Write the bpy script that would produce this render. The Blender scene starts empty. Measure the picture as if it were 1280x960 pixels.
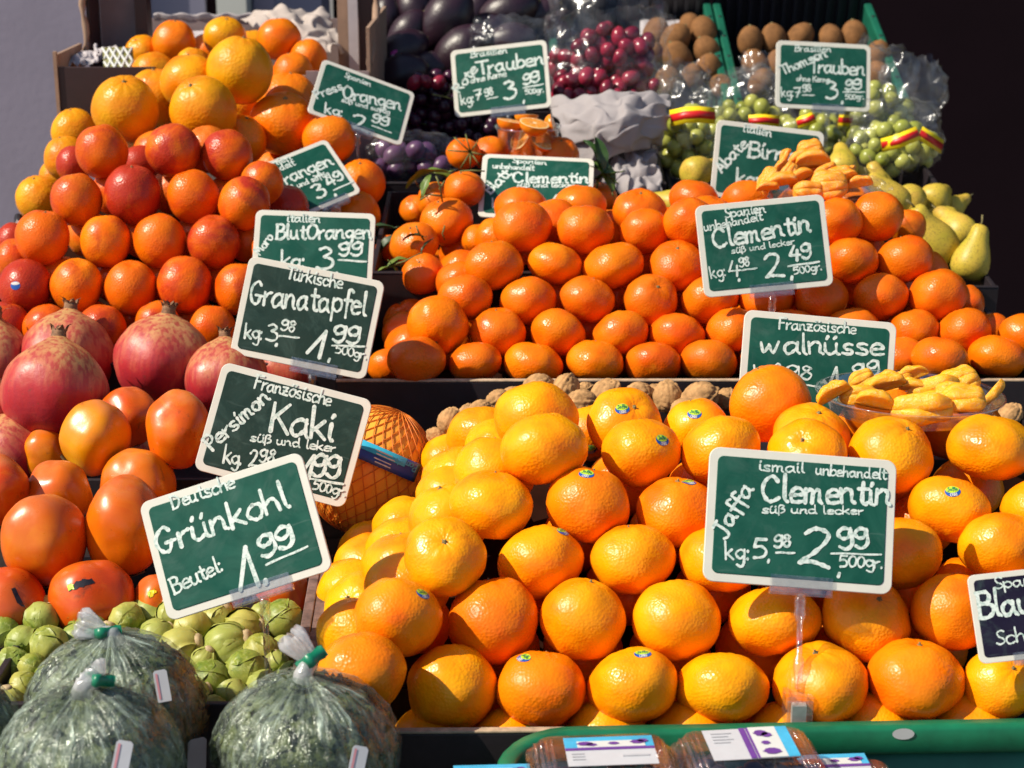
import bpy, bmesh, math, random
import numpy as np
from mathutils import Vector, Matrix, Euler, noise
from mathutils.bvhtree import BVHTree

# ------------------------------------------------------------------ camera, world, sun, exposure
SC = bpy.context.scene
COL = SC.collection
FPX, PITCH = 2200.0, math.radians(17)
CAM = Vector((0, 0, 1.5))
FW = Vector((0, math.cos(PITCH), -math.sin(PITCH)))
RT = Vector((1, 0, 0))
UP = Vector((0, math.sin(PITCH), math.cos(PITCH)))

cd = bpy.data.cameras.new('camera'); cam = bpy.data.objects.new('camera', cd); COL.objects.link(cam)
cam.location = CAM
cam.rotation_euler = (math.radians(90) - PITCH, 0, 0)
cd.sensor_width = 36; cd.lens = FPX / 1280 * 36
cd.clip_start = 0.05; cd.clip_end = 400
cd.dof.use_dof = True; cd.dof.focus_distance = 1.62; cd.dof.aperture_fstop = 11
SC.camera = cam

SUN_AZ, SUN_EL = math.radians(-73), math.radians(45)      # azimuth measured from towards-the-camera, to the left
w = bpy.data.worlds.new('World'); SC.world = w; w.use_nodes = True
nt = w.node_tree; bg = nt.nodes['Background']
sky = nt.nodes.new('ShaderNodeTexSky'); sky.sky_type = 'NISHITA'; sky.sun_disc = False
SUN_DIR = Vector((math.sin(SUN_AZ) * math.cos(SUN_EL), -math.cos(SUN_AZ) * math.cos(SUN_EL), math.sin(SUN_EL)))
sky.sun_elevation = SUN_EL
sky.sun_rotation = math.atan2(SUN_DIR.x, SUN_DIR.y)
nt.links.new(sky.outputs[0], bg.inputs[0]); bg.inputs[1].default_value = 0.095
sl = bpy.data.lights.new('sun', 'SUN'); sl.energy = 5.0; sl.angle = math.radians(0.5); sl.color = (1, .915, .75)
so = bpy.data.objects.new('sun', sl); COL.objects.link(so)
so.rotation_euler = SUN_DIR.to_track_quat('Z', 'Y').to_euler(); so.location = SUN_DIR * 6

vs = SC.view_settings
vs.view_transform = 'Standard'; vs.look = 'None'; vs.gamma = 1; vs.use_curve_mapping = False
vs.exposure = 0.36
SC.render.engine = 'CYCLES'
SC.cycles.max_bounces = 8; SC.cycles.transparent_max_bounces = 16
SC.cycles.caustics_reflective = False; SC.cycles.caustics_refractive = False

RND = random.Random(7)

def U(px, py, d):
    px, py, d = float(px), float(py), float(d)
    return CAM + d * (FW + RT * ((px - 640) / FPX) + UP * ((480 - py) / FPX))

def depth_for_z(px, py, z):
    r = FW + RT * ((px - 640) / FPX) + UP * ((480 - py) / FPX)
    return (z - CAM.z) / r.z

def project(p):
    q = p - CAM
    z = q.dot(FW)
    return 640 + FPX * q.dot(RT) / z, 480 - FPX * q.dot(UP) / z, z

# ------------------------------------------------------------------ object helpers
def link(o, parent=None):
    COL.objects.link(o)
    if parent is not None:
        o.parent = parent
    return o

def mesh_of(verts, faces, name='mesh', smooth=True):
    me = bpy.data.meshes.new(name)
    me.from_pydata([tuple(v) for v in verts], [], faces)
    me.update()
    if smooth:
        me.polygons.foreach_set('use_smooth', [True] * len(me.polygons))
    return me

def obj(name, me, m=None, parent=None, loc=None):
    o = bpy.data.objects.new(name, me)
    if m is not None and me is not None and not me.materials:
        me.materials.append(m)
    link(o, parent)
    if loc is not None:
        o.location = loc
    return o

def tag(o, label, cat, group=None):
    o['label'] = label; o['category'] = cat
    if group: o['group'] = group
    return o

def thing(name, label, cat, loc=(0, 0, 0), group=None, rot=(0, 0, 0)):
    o = bpy.data.objects.new(name, None); link(o)
    o.empty_display_size = .02
    o.location = loc; o.rotation_euler = rot
    return tag(o, label, cat, group)

class MB:
    """collects shapes into one mesh"""
    def __init__(self): self.v = []; self.f = []
    def add(self, vs, fs, M=None):
        b = len(self.v)
        self.v += [(M @ Vector(p)) if M is not None else Vector(p) for p in vs]
        self.f += [tuple(i + b for i in f) for f in fs]
        return self
    def box(self, lo, hi, M=None):
        x0, y0, z0 = lo; x1, y1, z1 = hi
        vs = [(x0,y0,z0),(x1,y0,z0),(x1,y1,z0),(x0,y1,z0),(x0,y0,z1),(x1,y0,z1),(x1,y1,z1),(x0,y1,z1)]
        return self.add(vs, [(0,3,2,1),(4,5,6,7),(0,1,5,4),(1,2,6,5),(2,3,7,6),(3,0,4,7)], M)
    def tube(self, pts, r, n=8, cap=True, closed=False):
        pts = [Vector(p) for p in pts]
        rs = r if isinstance(r, (list, tuple)) else [r] * len(pts)
        b = len(self.v); N = len(pts)
        nrm = None
        for i, p in enumerate(pts):
            if closed: t = pts[(i+1) % N] - pts[i-1]
            else: t = (pts[min(i+1, N-1)] - pts[max(i-1, 0)])
            t = t.normalized() if t.length > 1e-9 else Vector((0,0,1))
            if nrm is None:
                nrm = t.cross(Vector((0,0,1)))
                if nrm.length < 1e-3: nrm = t.cross(Vector((0,1,0)))
                nrm.normalize()
            else:
                nrm = (nrm - t * nrm.dot(t)).normalized()
            bi = t.cross(nrm)
            for k in range(n):
                a = 2 * math.pi * k / n
                self.v.append(p + (nrm * math.cos(a) + bi * math.sin(a)) * rs[i])
        for i in range(N if closed else N - 1):
            for k in range(n):
                j = (i + 1) % N
                self.f.append((b+i*n+k, b+i*n+(k+1) % n, b+j*n+(k+1) % n, b+j*n+k))
        if cap and not closed:
            self.f.append(tuple(b + k for k in range(n))[::-1])
            self.f.append(tuple(b + (N-1)*n + k for k in range(n)))
        return self
    def lathe(self, prof, n=24, M=None):
        vs = []; fs = []
        for r, z in prof:
            for k in range(n):
                a = 2*math.pi*k/n
                vs.append((r*math.cos(a), r*math.sin(a), z))
        for i in range(len(prof)-1):
            for k in range(n):
                fs.append((i*n+k, i*n+(k+1) % n, (i+1)*n+(k+1) % n, (i+1)*n+k))
        return self.add(vs, fs, M)
    def grid(self, fn, nu, nv, M=None, wrap=False):
        vs = [fn(i/(nu if wrap else nu-1), j/(nv-1)) for j in range(nv) for i in range(nu)]
        fs = []
        for j in range(nv-1):
            for i in range(nu if wrap else nu-1):
                a = j*nu+i; b = j*nu+(i+1) % nu
                fs.append((a, b, b+nu, a+nu))
        return self.add(vs, fs, M)
    def mesh(self, name='mesh', smooth=True): return mesh_of(self.v, self.f, name, smooth)
    def build(self, name, m, parent=None, smooth=True, loc=None, bevel=0):
        o = obj(name, self.mesh(name, smooth), m, parent, loc)
        if bevel:
            md = o.modifiers.new('bevel', 'BEVEL'); md.width = bevel; md.segments = 2; md.limit_method = 'ANGLE'
        return o

def ball(nu=36, nv=22, rad=lambda d: 1.0):
    """closed sphere-like mesh: rad(direction) -> radius, poles on z"""
    vs = [Vector((0,0,1)) * rad(Vector((0,0,1)))]
    for j in range(1, nv):
        t = math.pi * j / nv
        for i in range(nu):
            a = 2*math.pi*i/nu
            d = Vector((math.sin(t)*math.cos(a), math.sin(t)*math.sin(a), math.cos(t)))
            vs.append(d * rad(d))
    vs.append(Vector((0,0,-1)) * rad(Vector((0,0,-1))))
    fs = [(0, 1+i, 1+(i+1) % nu) for i in range(nu)]
    for j in range(nv-2):
        for i in range(nu):
            a = 1+j*nu+i; b = 1+j*nu+(i+1) % nu
            fs.append((a, a+nu, b+nu, b))
    L = len(vs)-1; s = 1+(nv-2)*nu
    fs += [(L, s+(i+1) % nu, s+i) for i in range(nu)]
    return vs, fs

# ------------------------------------------------------------------ materials
def mat(name):
    m = bpy.data.materials.new(name); m.use_nodes = True
    n = m.node_tree
    for x in list(n.nodes): n.nodes.remove(x)
    out = n.nodes.new('ShaderNodeOutputMaterial')
    return m, n, out

def node(n, kind, **kw):
    x = n.nodes.new('ShaderNode' + kind)
    for k, v in kw.items():
        if hasattr(x, k) and not k[0].isupper(): setattr(x, k, v)
        else: x.inputs[k.replace('_', ' ')].default_value = v
    return x

def c4(c): return (c[0], c[1], c[2], 1)

def ramp(n, fac, stops):
    r = n.nodes.new('ShaderNodeValToRGB')
    e = r.color_ramp.elements
    while len(e) < len(stops): e.new(0.5)
    for i, (p, c) in enumerate(stops):
        e[i].position = p; e[i].color = c4(c)
    n.links.new(fac, r.inputs[0])
    return r.outputs[0]

def coords(n, kind='Object'):
    return n.nodes.new('ShaderNodeTexCoord').outputs[kind]

def noise_tex(n, scale, detail=3, rough=.5, vec=None, dist=0.0, offset=True):
    t = node(n, 'TexNoise', Scale=scale, Detail=detail, Roughness=rough, Distortion=dist)
    v = vec if vec is not None else coords(n)
    if offset:
        oi = n.nodes.new('ShaderNodeObjectInfo')
        s = n.nodes.new('ShaderNodeVectorMath'); s.operation = 'ADD'
        mm = n.nodes.new('ShaderNodeMath'); mm.operation = 'MULTIPLY'; mm.inputs[1].default_value = 13.0
        n.links.new(oi.outputs['Random'], mm.inputs[0])
        n.links.new(v, s.inputs[0]); n.links.new(mm.outputs[0], s.inputs[1])
        v = s.outputs[0]
    n.links.new(v, t.inputs['Vector'])
    return t.outputs[0]

def mixc(n, fac, a, b, mode='MIX'):
    x = n.nodes.new('ShaderNodeMix'); x.data_type = 'RGBA'; x.blend_type = mode
    for sock, val in ((x.inputs[0], fac), (x.inputs[6], a), (x.inputs[7], b)):
        if hasattr(val, 'is_linked'): n.links.new(val, sock)
        elif isinstance(val, (int, float)): sock.default_value = val
        else: sock.default_value = c4(val)
    return x.outputs[2]

def math_(n, op, a, b=0.0, clamp=False):
    x = n.nodes.new('ShaderNodeMath'); x.operation = op; x.use_clamp = clamp
    for s, val in ((x.inputs[0], a), (x.inputs[1], b)):
        if hasattr(val, 'is_linked'): n.links.new(val, s)
        else: s.default_value = val
    return x.outputs[0]

def bump(n, height, strength=.5, dist=.001, normal=None):
    b = node(n, 'Bump', Strength=strength, Distance=dist)
    n.links.new(height, b.inputs['Height'])
    if normal is not None: n.links.new(normal, b.inputs['Normal'])
    return b.outputs[0]

def principled(n, out, color, rough=.5, normal=None, spec=.5, **kw):
    p = n.nodes.new('ShaderNodeBsdfPrincipled')
    if hasattr(color, 'is_linked'): n.links.new(color, p.inputs['Base Color'])
    else: p.inputs['Base Color'].default_value = c4(color)
    if hasattr(rough, 'is_linked'): n.links.new(rough, p.inputs['Roughness'])
    else: p.inputs['Roughness'].default_value = rough
    p.inputs['Specular IOR Level'].default_value = spec
    for k, v in kw.items(): p.inputs[k.replace('_', ' ')].default_value = v
    if normal is not None: n.links.new(normal, p.inputs['Normal'])
    n.links.new(p.outputs[0], out.inputs[0])
    return p

def simple(name, col, rough=.5, var=.25, nscale=60, bs=.0, bd=.0005, bscale=300, spec=.5, **kw):
    m, n, o = mat(name)
    t = noise_tex(n, nscale, 4, .6)
    lo = [c*(1-var) for c in col]; hi = [min(1, c*(1+var)) for c in col]
    cc = ramp(n, t, [(.3, lo), (.7, hi)])
    nm = bump(n, noise_tex(n, bscale, 4, .6), bs, bd) if bs else None
    principled(n, o, cc, rough, nm, spec, **kw)
    return m

def peel(name, pore_scale=420, pore=.55, rough=.33, blotch=None, deep=(1, .62, .5), pale=(1, 1.22, 1.2)):
    """citrus peel: object colour, soft mottling, oil glands; blotch=(colour, amount) for the blush of a blood orange"""
    m, n, o = mat(name)
    oi = n.nodes.new('ShaderNodeObjectInfo')
    v = coords(n)
    base = oi.outputs['Color']
    t = noise_tex(n, 28, 3, .5)
    tint = ramp(n, t, [(.3, deep), (.52, (1, 1, 1)), (.75, pale)])
    col = mixc(n, 1.0, base, tint, 'MULTIPLY')
    if blotch:
        bt = noise_tex(n, 17, 4, .6, dist=.6)
        th = math_(n, 'MULTIPLY_ADD', oi.outputs['Alpha'], 1.0)
        f = math_(n, 'SUBTRACT', bt, oi.outputs['Alpha'])
        f = math_(n, 'MULTIPLY', f, 4.5, clamp=True)
        col = mixc(n, f, col, blotch)
    fine = noise_tex(n, 240, 2, .5)
    col = mixc(n, math_(n, 'MULTIPLY', fine, .22), col, (.55, .12, .005))
    spk = node(n, 'TexVoronoi', Scale=95.0); n.links.new(v, spk.inputs['Vector'])
    sp = ramp(n, spk.outputs['Distance'], [(.03, (1, 1, 1)), (.07, (0, 0, 0))])
    gate = ramp(n, noise_tex(n, 40, 2, .5), [(.58, (0, 0, 0)), (.66, (1, 1, 1))])
    col = mixc(n, math_(n, 'MULTIPLY', math_(n, 'MULTIPLY', sp, gate), .55), col, (.16, .05, .01))
    vor = node(n, 'TexVoronoi', Scale=pore_scale); vor.feature = 'SMOOTH_F1'
    vor.inputs['Smoothness'].default_value = .5
    n.links.new(v, vor.inputs['Vector'])
    n1 = bump(n, noise_tex(n, 120, 3, .55), .22, .0011)
    nm = bump(n, math_(n, 'MULTIPLY', vor.outputs['Distance'], ramp(n, noise_tex(n, 32, 2, .5), [(.35, (.35,)*3), (.65, (1, 1, 1))])), pore, .0011, n1)
    gt = noise_tex(n, 20, 3, .6)
    col = mixc(n, ramp(n, gt, [(.66, (0, 0, 0)), (.80, (.32,)*3)]), col, (.50, .36, .01))
    rr = ramp(n, noise_tex(n, 36, 3, .5), [(.35, (rough-.07,)*3), (.7, (rough+.10,)*3)])
    principled(n, o, col, rr, nm, .30)
    return m

M = {}
M['clementine'] = peel('clementine_peel', 430, .42, .32)
M['orange'] = peel('orange_peel', 320, .55, .36)
M['blood'] = peel('blood_orange_peel', 380, .42, .33, blotch=(.38, .018, .010))

def film_mat(name, tint=(.95, .96, 1), base=.10, edge=.45, bscale=40, milky=.0, rough=.12, bs=.9, floor=0.0):
    m, n, o = mat(name)
    nm = bump(n, noise_tex(n, bscale, 4, .62, dist=.8), bs, .006)
    g = node(n, 'BsdfGlossy', Roughness=rough); g.inputs['Color'].default_value = c4(tint)
    n.links.new(nm, g.inputs['Normal'])
    tr = node(n, 'BsdfTransparent'); tr.inputs['Color'].default_value = (.97, .97, .97, 1)
    df = node(n, 'BsdfDiffuse'); df.inputs['Color'].default_value = (.8, .8, .82, 1)
    n.links.new(nm, df.inputs['Normal'])
    tl = node(n, 'BsdfTranslucent'); tl.inputs['Color'].default_value = (.8, .8, .82, 1)
    lw = node(n, 'LayerWeight', Blend=.35); n.links.new(nm, lw.inputs['Normal'])
    f = math_(n, 'MULTIPLY_ADD', lw.outputs['Facing'], edge); n.nodes[-1].inputs[2].default_value = base
    d2 = n.nodes.new('ShaderNodeMixShader'); d2.inputs[0].default_value = .5
    n.links.new(df.outputs[0], d2.inputs[1]); n.links.new(tl.outputs[0], d2.inputs[2])
    mk = n.nodes.new('ShaderNodeMixShader')
    mf = ramp(n, noise_tex(n, bscale*.8, 4, .6, dist=1.2), [(.4, (floor,)*3), (.75, (milky,)*3)])
    n.links.new(mf, mk.inputs[0]); n.links.new(tr.outputs[0], mk.inputs[1]); n.links.new(d2.outputs[0], mk.inputs[2])
    mx = n.nodes.new('ShaderNodeMixShader')
    n.links.new(f, mx.inputs[0]); n.links.new(mk.outputs[0], mx.inputs[1]); n.links.new(g.outputs[0], mx.inputs[2])
    n.links.new(mx.outputs[0], o.inputs[0])
    return m

M['film'] = film_mat('clear_bag_film', base=.022, edge=.13, bscale=20, milky=.10, rough=.2, bs=.45)
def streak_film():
    """bag film gathered at the neck: milky crease streaks run down from the top, pleat sheen painted in"""
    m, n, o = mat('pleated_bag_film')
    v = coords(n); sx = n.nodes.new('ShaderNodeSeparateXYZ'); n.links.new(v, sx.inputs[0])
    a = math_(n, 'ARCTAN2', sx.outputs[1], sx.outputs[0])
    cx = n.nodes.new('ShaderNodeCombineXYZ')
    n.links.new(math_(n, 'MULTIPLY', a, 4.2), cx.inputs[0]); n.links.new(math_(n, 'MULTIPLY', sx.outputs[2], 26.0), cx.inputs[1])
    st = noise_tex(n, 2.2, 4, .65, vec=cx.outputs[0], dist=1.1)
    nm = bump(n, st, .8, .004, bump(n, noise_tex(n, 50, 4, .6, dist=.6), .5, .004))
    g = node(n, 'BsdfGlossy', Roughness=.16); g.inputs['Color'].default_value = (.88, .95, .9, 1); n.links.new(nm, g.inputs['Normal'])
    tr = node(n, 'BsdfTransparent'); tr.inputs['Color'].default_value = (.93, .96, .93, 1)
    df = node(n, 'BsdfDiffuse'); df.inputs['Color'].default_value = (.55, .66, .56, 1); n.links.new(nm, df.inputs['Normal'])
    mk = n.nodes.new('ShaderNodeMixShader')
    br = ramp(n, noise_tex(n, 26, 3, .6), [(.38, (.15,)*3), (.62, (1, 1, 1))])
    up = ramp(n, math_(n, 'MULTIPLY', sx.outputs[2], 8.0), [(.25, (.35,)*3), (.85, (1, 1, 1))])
    sm = math_(n, 'MULTIPLY', math_(n, 'MULTIPLY', ramp(n, st, [(.42, (.08,)*3), (.58, (.34,)*3), (.72, (.95,)*3)]), br), up)  # pale streaks put the sheen of the pleats into the colour
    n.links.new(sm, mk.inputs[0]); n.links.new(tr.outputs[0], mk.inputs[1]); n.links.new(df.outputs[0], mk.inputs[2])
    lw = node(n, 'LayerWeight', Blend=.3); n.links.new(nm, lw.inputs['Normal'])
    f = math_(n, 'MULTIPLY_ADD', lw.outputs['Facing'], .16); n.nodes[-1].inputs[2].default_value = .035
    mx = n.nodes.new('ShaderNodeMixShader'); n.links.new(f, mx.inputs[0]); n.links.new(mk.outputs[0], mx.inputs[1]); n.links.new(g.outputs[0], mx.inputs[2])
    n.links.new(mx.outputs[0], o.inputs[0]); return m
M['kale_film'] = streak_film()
M['tuft_film'] = film_mat('gathered_film', base=.04, edge=.15, bscale=45, milky=.9, rough=.3, bs=.4, floor=.45)
M['clear'] = film_mat('clear_plastic', base=.10, edge=.55, bscale=8, milky=.10, rough=.04, bs=.1)
M['clear_frost'] = film_mat('clear_plastic_clip', base=.08, edge=.4, bscale=90, milky=.15, rough=.08, bs=.25)

def board_mat(name, col, smear=.5):
    m, n, o = mat(name)
    v = coords(n)
    t = noise_tex(n, 22, 5, .65, dist=1.5)
    hi = [c*1.6+.012 for c in col]
    cc = ramp(n, t, [(.35, col), (.8, [c + (h-c)*smear for c, h in zip(col, hi)])])
    dust = noise_tex(n, 14, 5, .7, dist=2.5)
    cc = mixc(n, ramp(n, dust, [(.52, (0, 0, 0)), (.78, (.38,)*3)]), cc, (.09, .15, .13))
    scr = node(n, 'TexNoise', Scale=1.0, Detail=3.0)
    mp = n.nodes.new('ShaderNodeMapping'); mp.inputs['Scale'].default_value = (18, 160, 18); mp.inputs['Rotation'].default_value = (0, 0, .6)
    n.links.new(v, mp.inputs[0]); n.links.new(mp.outputs[0], scr.inputs['Vector'])
    cc = mixc(n, ramp(n, scr.outputs[0], [(.66, (0, 0, 0)), (.74, (.22,)*3)]), cc, (.14, .2, .18))
    rr = ramp(n, noise_tex(n, 30, 4, .6), [(.3, (.28,)*3), (.7, (.5,)*3)])
    principled(n, o, cc, rr, None, .22)
    return m
M['green_board'] = board_mat('green_chalk_panel', (.006, .062, .042), .8)
M['dark_board'] = board_mat('shaded_chalk_panel', (.011, .028, .021), .8)  # green panel darkened: weaker sun on two signs put into the colour
M['blue_board'] = board_mat('dark_blue_chalk_panel', (.009, .006, .020))
M['sign_white'] = simple('sign_border_plastic', (.62, .60, .53), .4, .05, 40, spec=.4)
def chalk():
    m, n, o = mat('chalk_pen')
    t = noise_tex(n, 260, 4, .7)
    cc = ramp(n, t, [(.32, (.26, .38, .34)), (.55, (.64, .70, .66))])
    principled(n, o, cc, .75, None, .2)
    return m
M['chalk'] = chalk()
M['black_tray'] = simple('black_tray_board', (.014, .009, .013), .55, .35, 35, .3, .0008, 140)
M['liner'] = simple('shade_backing', (.022, .007, .004), .95, .3, 30, spec=.05)  # colour of the shade seen in the gaps between fruits
M['raw_edge'] = simple('cut_board_edge', (.42, .30, .20), .85, .3, 120, .3, .0008, 200)
M['wood_slat'] = simple('weathered_purple_wood', (.14, .085, .075), .8, .5, 90, .5, .001, 160)
M['stand_wood'] = simple('dark_stand_timber', (.05, .035, .03), .8, .35, 25, .3, .001, 90)
M['green_plastic'] = simple('green_crate_plastic', (.004, .13, .058), .42, .25, 30, .2, .0008, 120)
M['dark_green_plastic'] = simple('dark_green_crate_plastic', (.006, .10, .06), .45, .2, 20)
M['cardboard'] = simple('brown_cardboard', (.30, .19, .13), .85, .15, 40, .3, .0008, 160)
M['pale_card'] = simple('greyish_cardboard_inside', (.27, .20, .20), .85, .12, 30)
M['dark_card'] = simple('dark_printed_cardboard', (.028, .009, .010), .5, .2, 30)
M['orange_print'] = simple('orange_print', (.55, .14, .02), .6, .1)
M['grey_print'] = simple('grey_print', (.16, .12, .13), .7, .1)
M['white_paper'] = simple('white_wrapping_paper', (.44, .40, .42), .8, .08, 30, .3, .001, 120)
def tissue():
    m, n, o = mat('white_tissue_paper')
    nm = bump(n, noise_tex(n, 45, 4, .55, dist=1.5), .35, .003)
    df = node(n, 'BsdfDiffuse'); df.inputs['Color'].default_value = (.48, .44, .45, 1); tl = node(n, 'BsdfTranslucent'); tl.inputs['Color'].default_value = (.48, .43, .44, 1)
    n.links.new(nm, df.inputs['Normal'])
    mx = n.nodes.new('ShaderNodeMixShader'); mx.inputs[0].default_value = .38
    n.links.new(df.outputs[0], mx.inputs[1]); n.links.new(tl.outputs[0], mx.inputs[2]); n.links.new(mx.outputs[0], o.inputs[0]); return m
M['tissue'] = tissue()
M['brown_paper'] = simple('grey_brown_paper', (.40, .34, .31), .85, .12, 30, .3, .001, 90)
M['olive'] = simple('olive_print', (.16, .15, .03), .6, .1)
M['stem'] = simple('dry_stem', (.16, .13, .05), .8, .4, 300, .3, .0006, 600)
M['green_stem'] = simple('green_twig', (.12, .13, .03), .7, .4, 300)
M['yellow_label'] = simple('yellow_band', (.85, .62, .01), .4, .05)
M['red_label'] = simple('red_band', (.55, .012, .012), .4, .05)
M['sticker_green'] = simple('sticker_yellow_green', (.42, .62, .03), .35, .2, 500)
M['sticker_blue'] = simple('sticker_blue', (.01, .08, .36), .35, .1)
M['sticker_red'] = simple('sticker_red', (.6, .03, .03), .4, .1)
M['white'] = simple('white_print', (.6, .6, .58), .5, .03)
M['magenta'] = simple('magenta_print', (.5, .02, .25), .4, .05)
M['sky_print'] = simple('light_blue_print', (.05, .38, .62), .4, .15)
M['violet_print'] = simple('violet_print', (.13, .04, .26), .4, .1)
M['black_print'] = simple('near_black_print', (.012, .01, .016), .4, .1)
M['green_tape'] = simple('green_tape', (.005, .16, .085), .35, .1)
M['steel'] = simple('dull_metal', (.3, .3, .3), .35, .1, Metallic=.9)
# ------------------------------------------------------------------ citrus
R0 = 0.036      # nominal radius the citrus meshes are drawn at

def citrus_mesh(seed, obl, lump=.05, dimple=.10, neck=0.0):
    rd = random.Random(seed)
    off = Vector((rd.uniform(0, 50), rd.uniform(0, 50), rd.uniform(0, 50)))
    ph = rd.uniform(0, 6.28); lob = rd.choice([2, 3, 3, 4]); la = rd.uniform(.006, .02)
    skew = Vector((rd.uniform(-.05, .05), rd.uniform(-.05, .05), rd.uniform(-.04, .04)))
    seg = rd.uniform(.004, .012)
    def rad(d):
        p = Vector((d.x, d.y, d.z))
        s = 1/math.sqrt(d.x*d.x + d.y*d.y + (d.z/obl)**2)
        a = math.atan2(d.y, d.x)
        r = s * (1 + lump*noise.noise(p*1.3+off) + .35*lump*noise.noise(p*3.1+off) + la*math.cos(lob*a+ph)*(1-d.z*d.z))
        r *= 1 + d.dot(skew)
        r *= 1 + seg*math.cos(10*a+ph)*math.exp(-((abs(d.z)-.9)/.12)**2)
        r *= 1 - dimple*math.exp(-((1-d.z)/.028)) - .6*dimple*math.exp(-((1+d.z)/.03))
        if neck: r *= 1 + neck*math.exp(-((1-d.z)/.10)) - .0
        return r*R0
    vs, fs = ball(44, 28, rad)
    me = mesh_of(vs, fs, 'citrus')
    return me, BVHTree.FromPolygons(vs, fs), vs[0].z

CIT = {}
for kind, spec in {'clementine': [(.76, 0), (.8, 0), (.84, 0), (.88, 0), (.92, .0), (.96, .0), (.82, .06), (.9, 0)],
                   'orange': [(.95, 0), (1.0, 0), (1.04, 0), (.98, 0)],
                   'blood': [(1.0, 0), (1.05, 0), (1.1, 0), (.97, 0)]}.items():
    CIT[kind] = []
    for i, (ob, nk) in enumerate(spec):
        lump = .07 if kind == 'clementine' else .035
        me, bv, top = citrus_mesh(sum(map(ord, kind))*10+i, ob, lump, .10 if kind != 'orange' else .06, nk)
        me.materials.append(M[kind])
        CIT[kind].append((ob, me, bv, top))

def stem_mesh(seed):
    rd = random.Random(seed); b = MB()
    pts = []
    n = 10
    ring = [Vector((math.cos(2*math.pi*k/n), math.sin(2*math.pi*k/n), 0))*(.0034 if k % 2 == 0 else .0022)*rd.uniform(.8, 1.2) for k in range(n)]
    b.add([Vector((0, 0, .0014))] + [p + Vector((0, 0, rd.uniform(.0, .0006))) for p in ring] + [p*.9 - Vector((0, 0, .003)) for p in ring],
          [(0, 1+k, 1+(k+1) % n) for k in range(n)] + [(1+k, 1+n+k, 1+n+(k+1) % n, 1+(k+1) % n) for k in range(n)])
    b.tube([(0, 0, 0), (.0002, .0003, .0026)], [.0011, .0008], 6)
    me = b.mesh('stem_end'); me.materials.append(M['stem']); return me
STEMS = [stem_mesh(i) for i in range(3)]

ORD = ['first', 'second', 'third', 'fourth', 'fifth', 'sixth', 'seventh', 'eighth', 'ninth', 'tenth', 'eleventh', 'twelfth', 'thirteenth', 'fourteenth', 'fifteenth', 'sixteenth', 'seventeenth', 'eighteenth']
def rank(i, n):
    """words for the place in a row seen in the photograph, counted from the nearer end"""
    if i == 0: return 'leftmost'
    if i == n-1: return 'rightmost'
    if i < (n+1)//2: return ORD[i] + ' from the left'
    return ORD[n-1-i] + ' from the right'

def citrus(kind, name, p, r, hw, color, tilt=None, stem=True, spin=None, roll=None):
    """one fruit as a mesh object; hw = height over width in the picture"""
    opts = CIT[kind]
    order = sorted(range(len(opts)), key=lambda i: abs(opts[i][0]-hw) + RND.random()*.05)
    ob, me, bv, top = opts[order[0]]
    o = obj(name, me)
    o.location = p
    s = r / R0
    o.scale = (s, s, s)
    if tilt is None: tilt = (math.radians(RND.uniform(-24, 24)), math.radians(RND.uniform(-16, 16)))
    q = Euler((tilt[0], tilt[1], 0)).to_quaternion() @ Euler((0, 0, RND.uniform(0, 6.28) if spin is None else spin)).to_quaternion()
    o.rotation_mode = 'QUATERNION'; o.rotation_quaternion = q
    o.color = color
    if stem:
        st = obj('stem_end', RND.choice(STEMS), None, o); st.location = (0, 0, top - .0002)
    FR.append((o, r, bv))
    return o
FR = []
def stilt():
    """most stem ends point up and away from the viewer, a few show"""
    if RND.random() < .16: return (math.radians(RND.uniform(0, 40)), math.radians(RND.uniform(-30, 30)))
    return (math.radians(RND.uniform(-40, -8)), math.radians(RND.uniform(-17, 17)))

def vary(c, a=.1, alpha=1.0):
    k = RND.uniform(1-a, 1+a); g = RND.uniform(1-a*1.6, 1+a*1.6)
    return (min(1, c[0]*k), min(1, c[1]*k*g), c[2], alpha)

# ---- reading a heap: every fruit starts from where it is seen and how wide it looks; heaps are built in level
# layers (z), touching fruits are then pushed apart in depth so that none cut into each other
class Item:
    def __init__(self, px, py, w, h=None, d=None, z=None, r=None, row='', **kw):
        self.px, self.py, self.w, self.h, self.row, self.kw = px, py, w, h, row, kw
        self.d = d if d is not None else depth_for_z(px, py, z)
        self.r = r if r is not None else .5*w*self.d/FPX
    def pos(self): return U(self.px, self.py, self.d)
    def rr(self): return self.r

def relax(items, it=40, tol=.95, keep=True):
    for _ in range(it):
        P = [i.pos() for i in items]; mv = False
        for a in range(len(items)):
            for b in range(a):
                A, B = items[a], items[b]
                if abs(A.px-B.px) > 240 or A.kw.get('free') or B.kw.get('free'): continue
                hA = .93 if A.h is None else (1+A.h/A.w)/2
                hB = .93 if B.h is None else (1+B.h/B.w)/2
                need = (A.r*hA+B.r*hB)*tol
                dd = (P[a]-P[b]).length
                if dd < need:
                    push = min(.004, (need-dd)*.5)
                    s = 1 if A.d > B.d else -1
                    if not A.kw.get('fix'): A.d += s*push
                    if not B.kw.get('fix'): B.d -= s*push
                    P[a] = A.pos(); P[b] = B.pos(); mv = True
        if not mv: break

def Zof(py, d): return U(640, py, d).z

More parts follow.
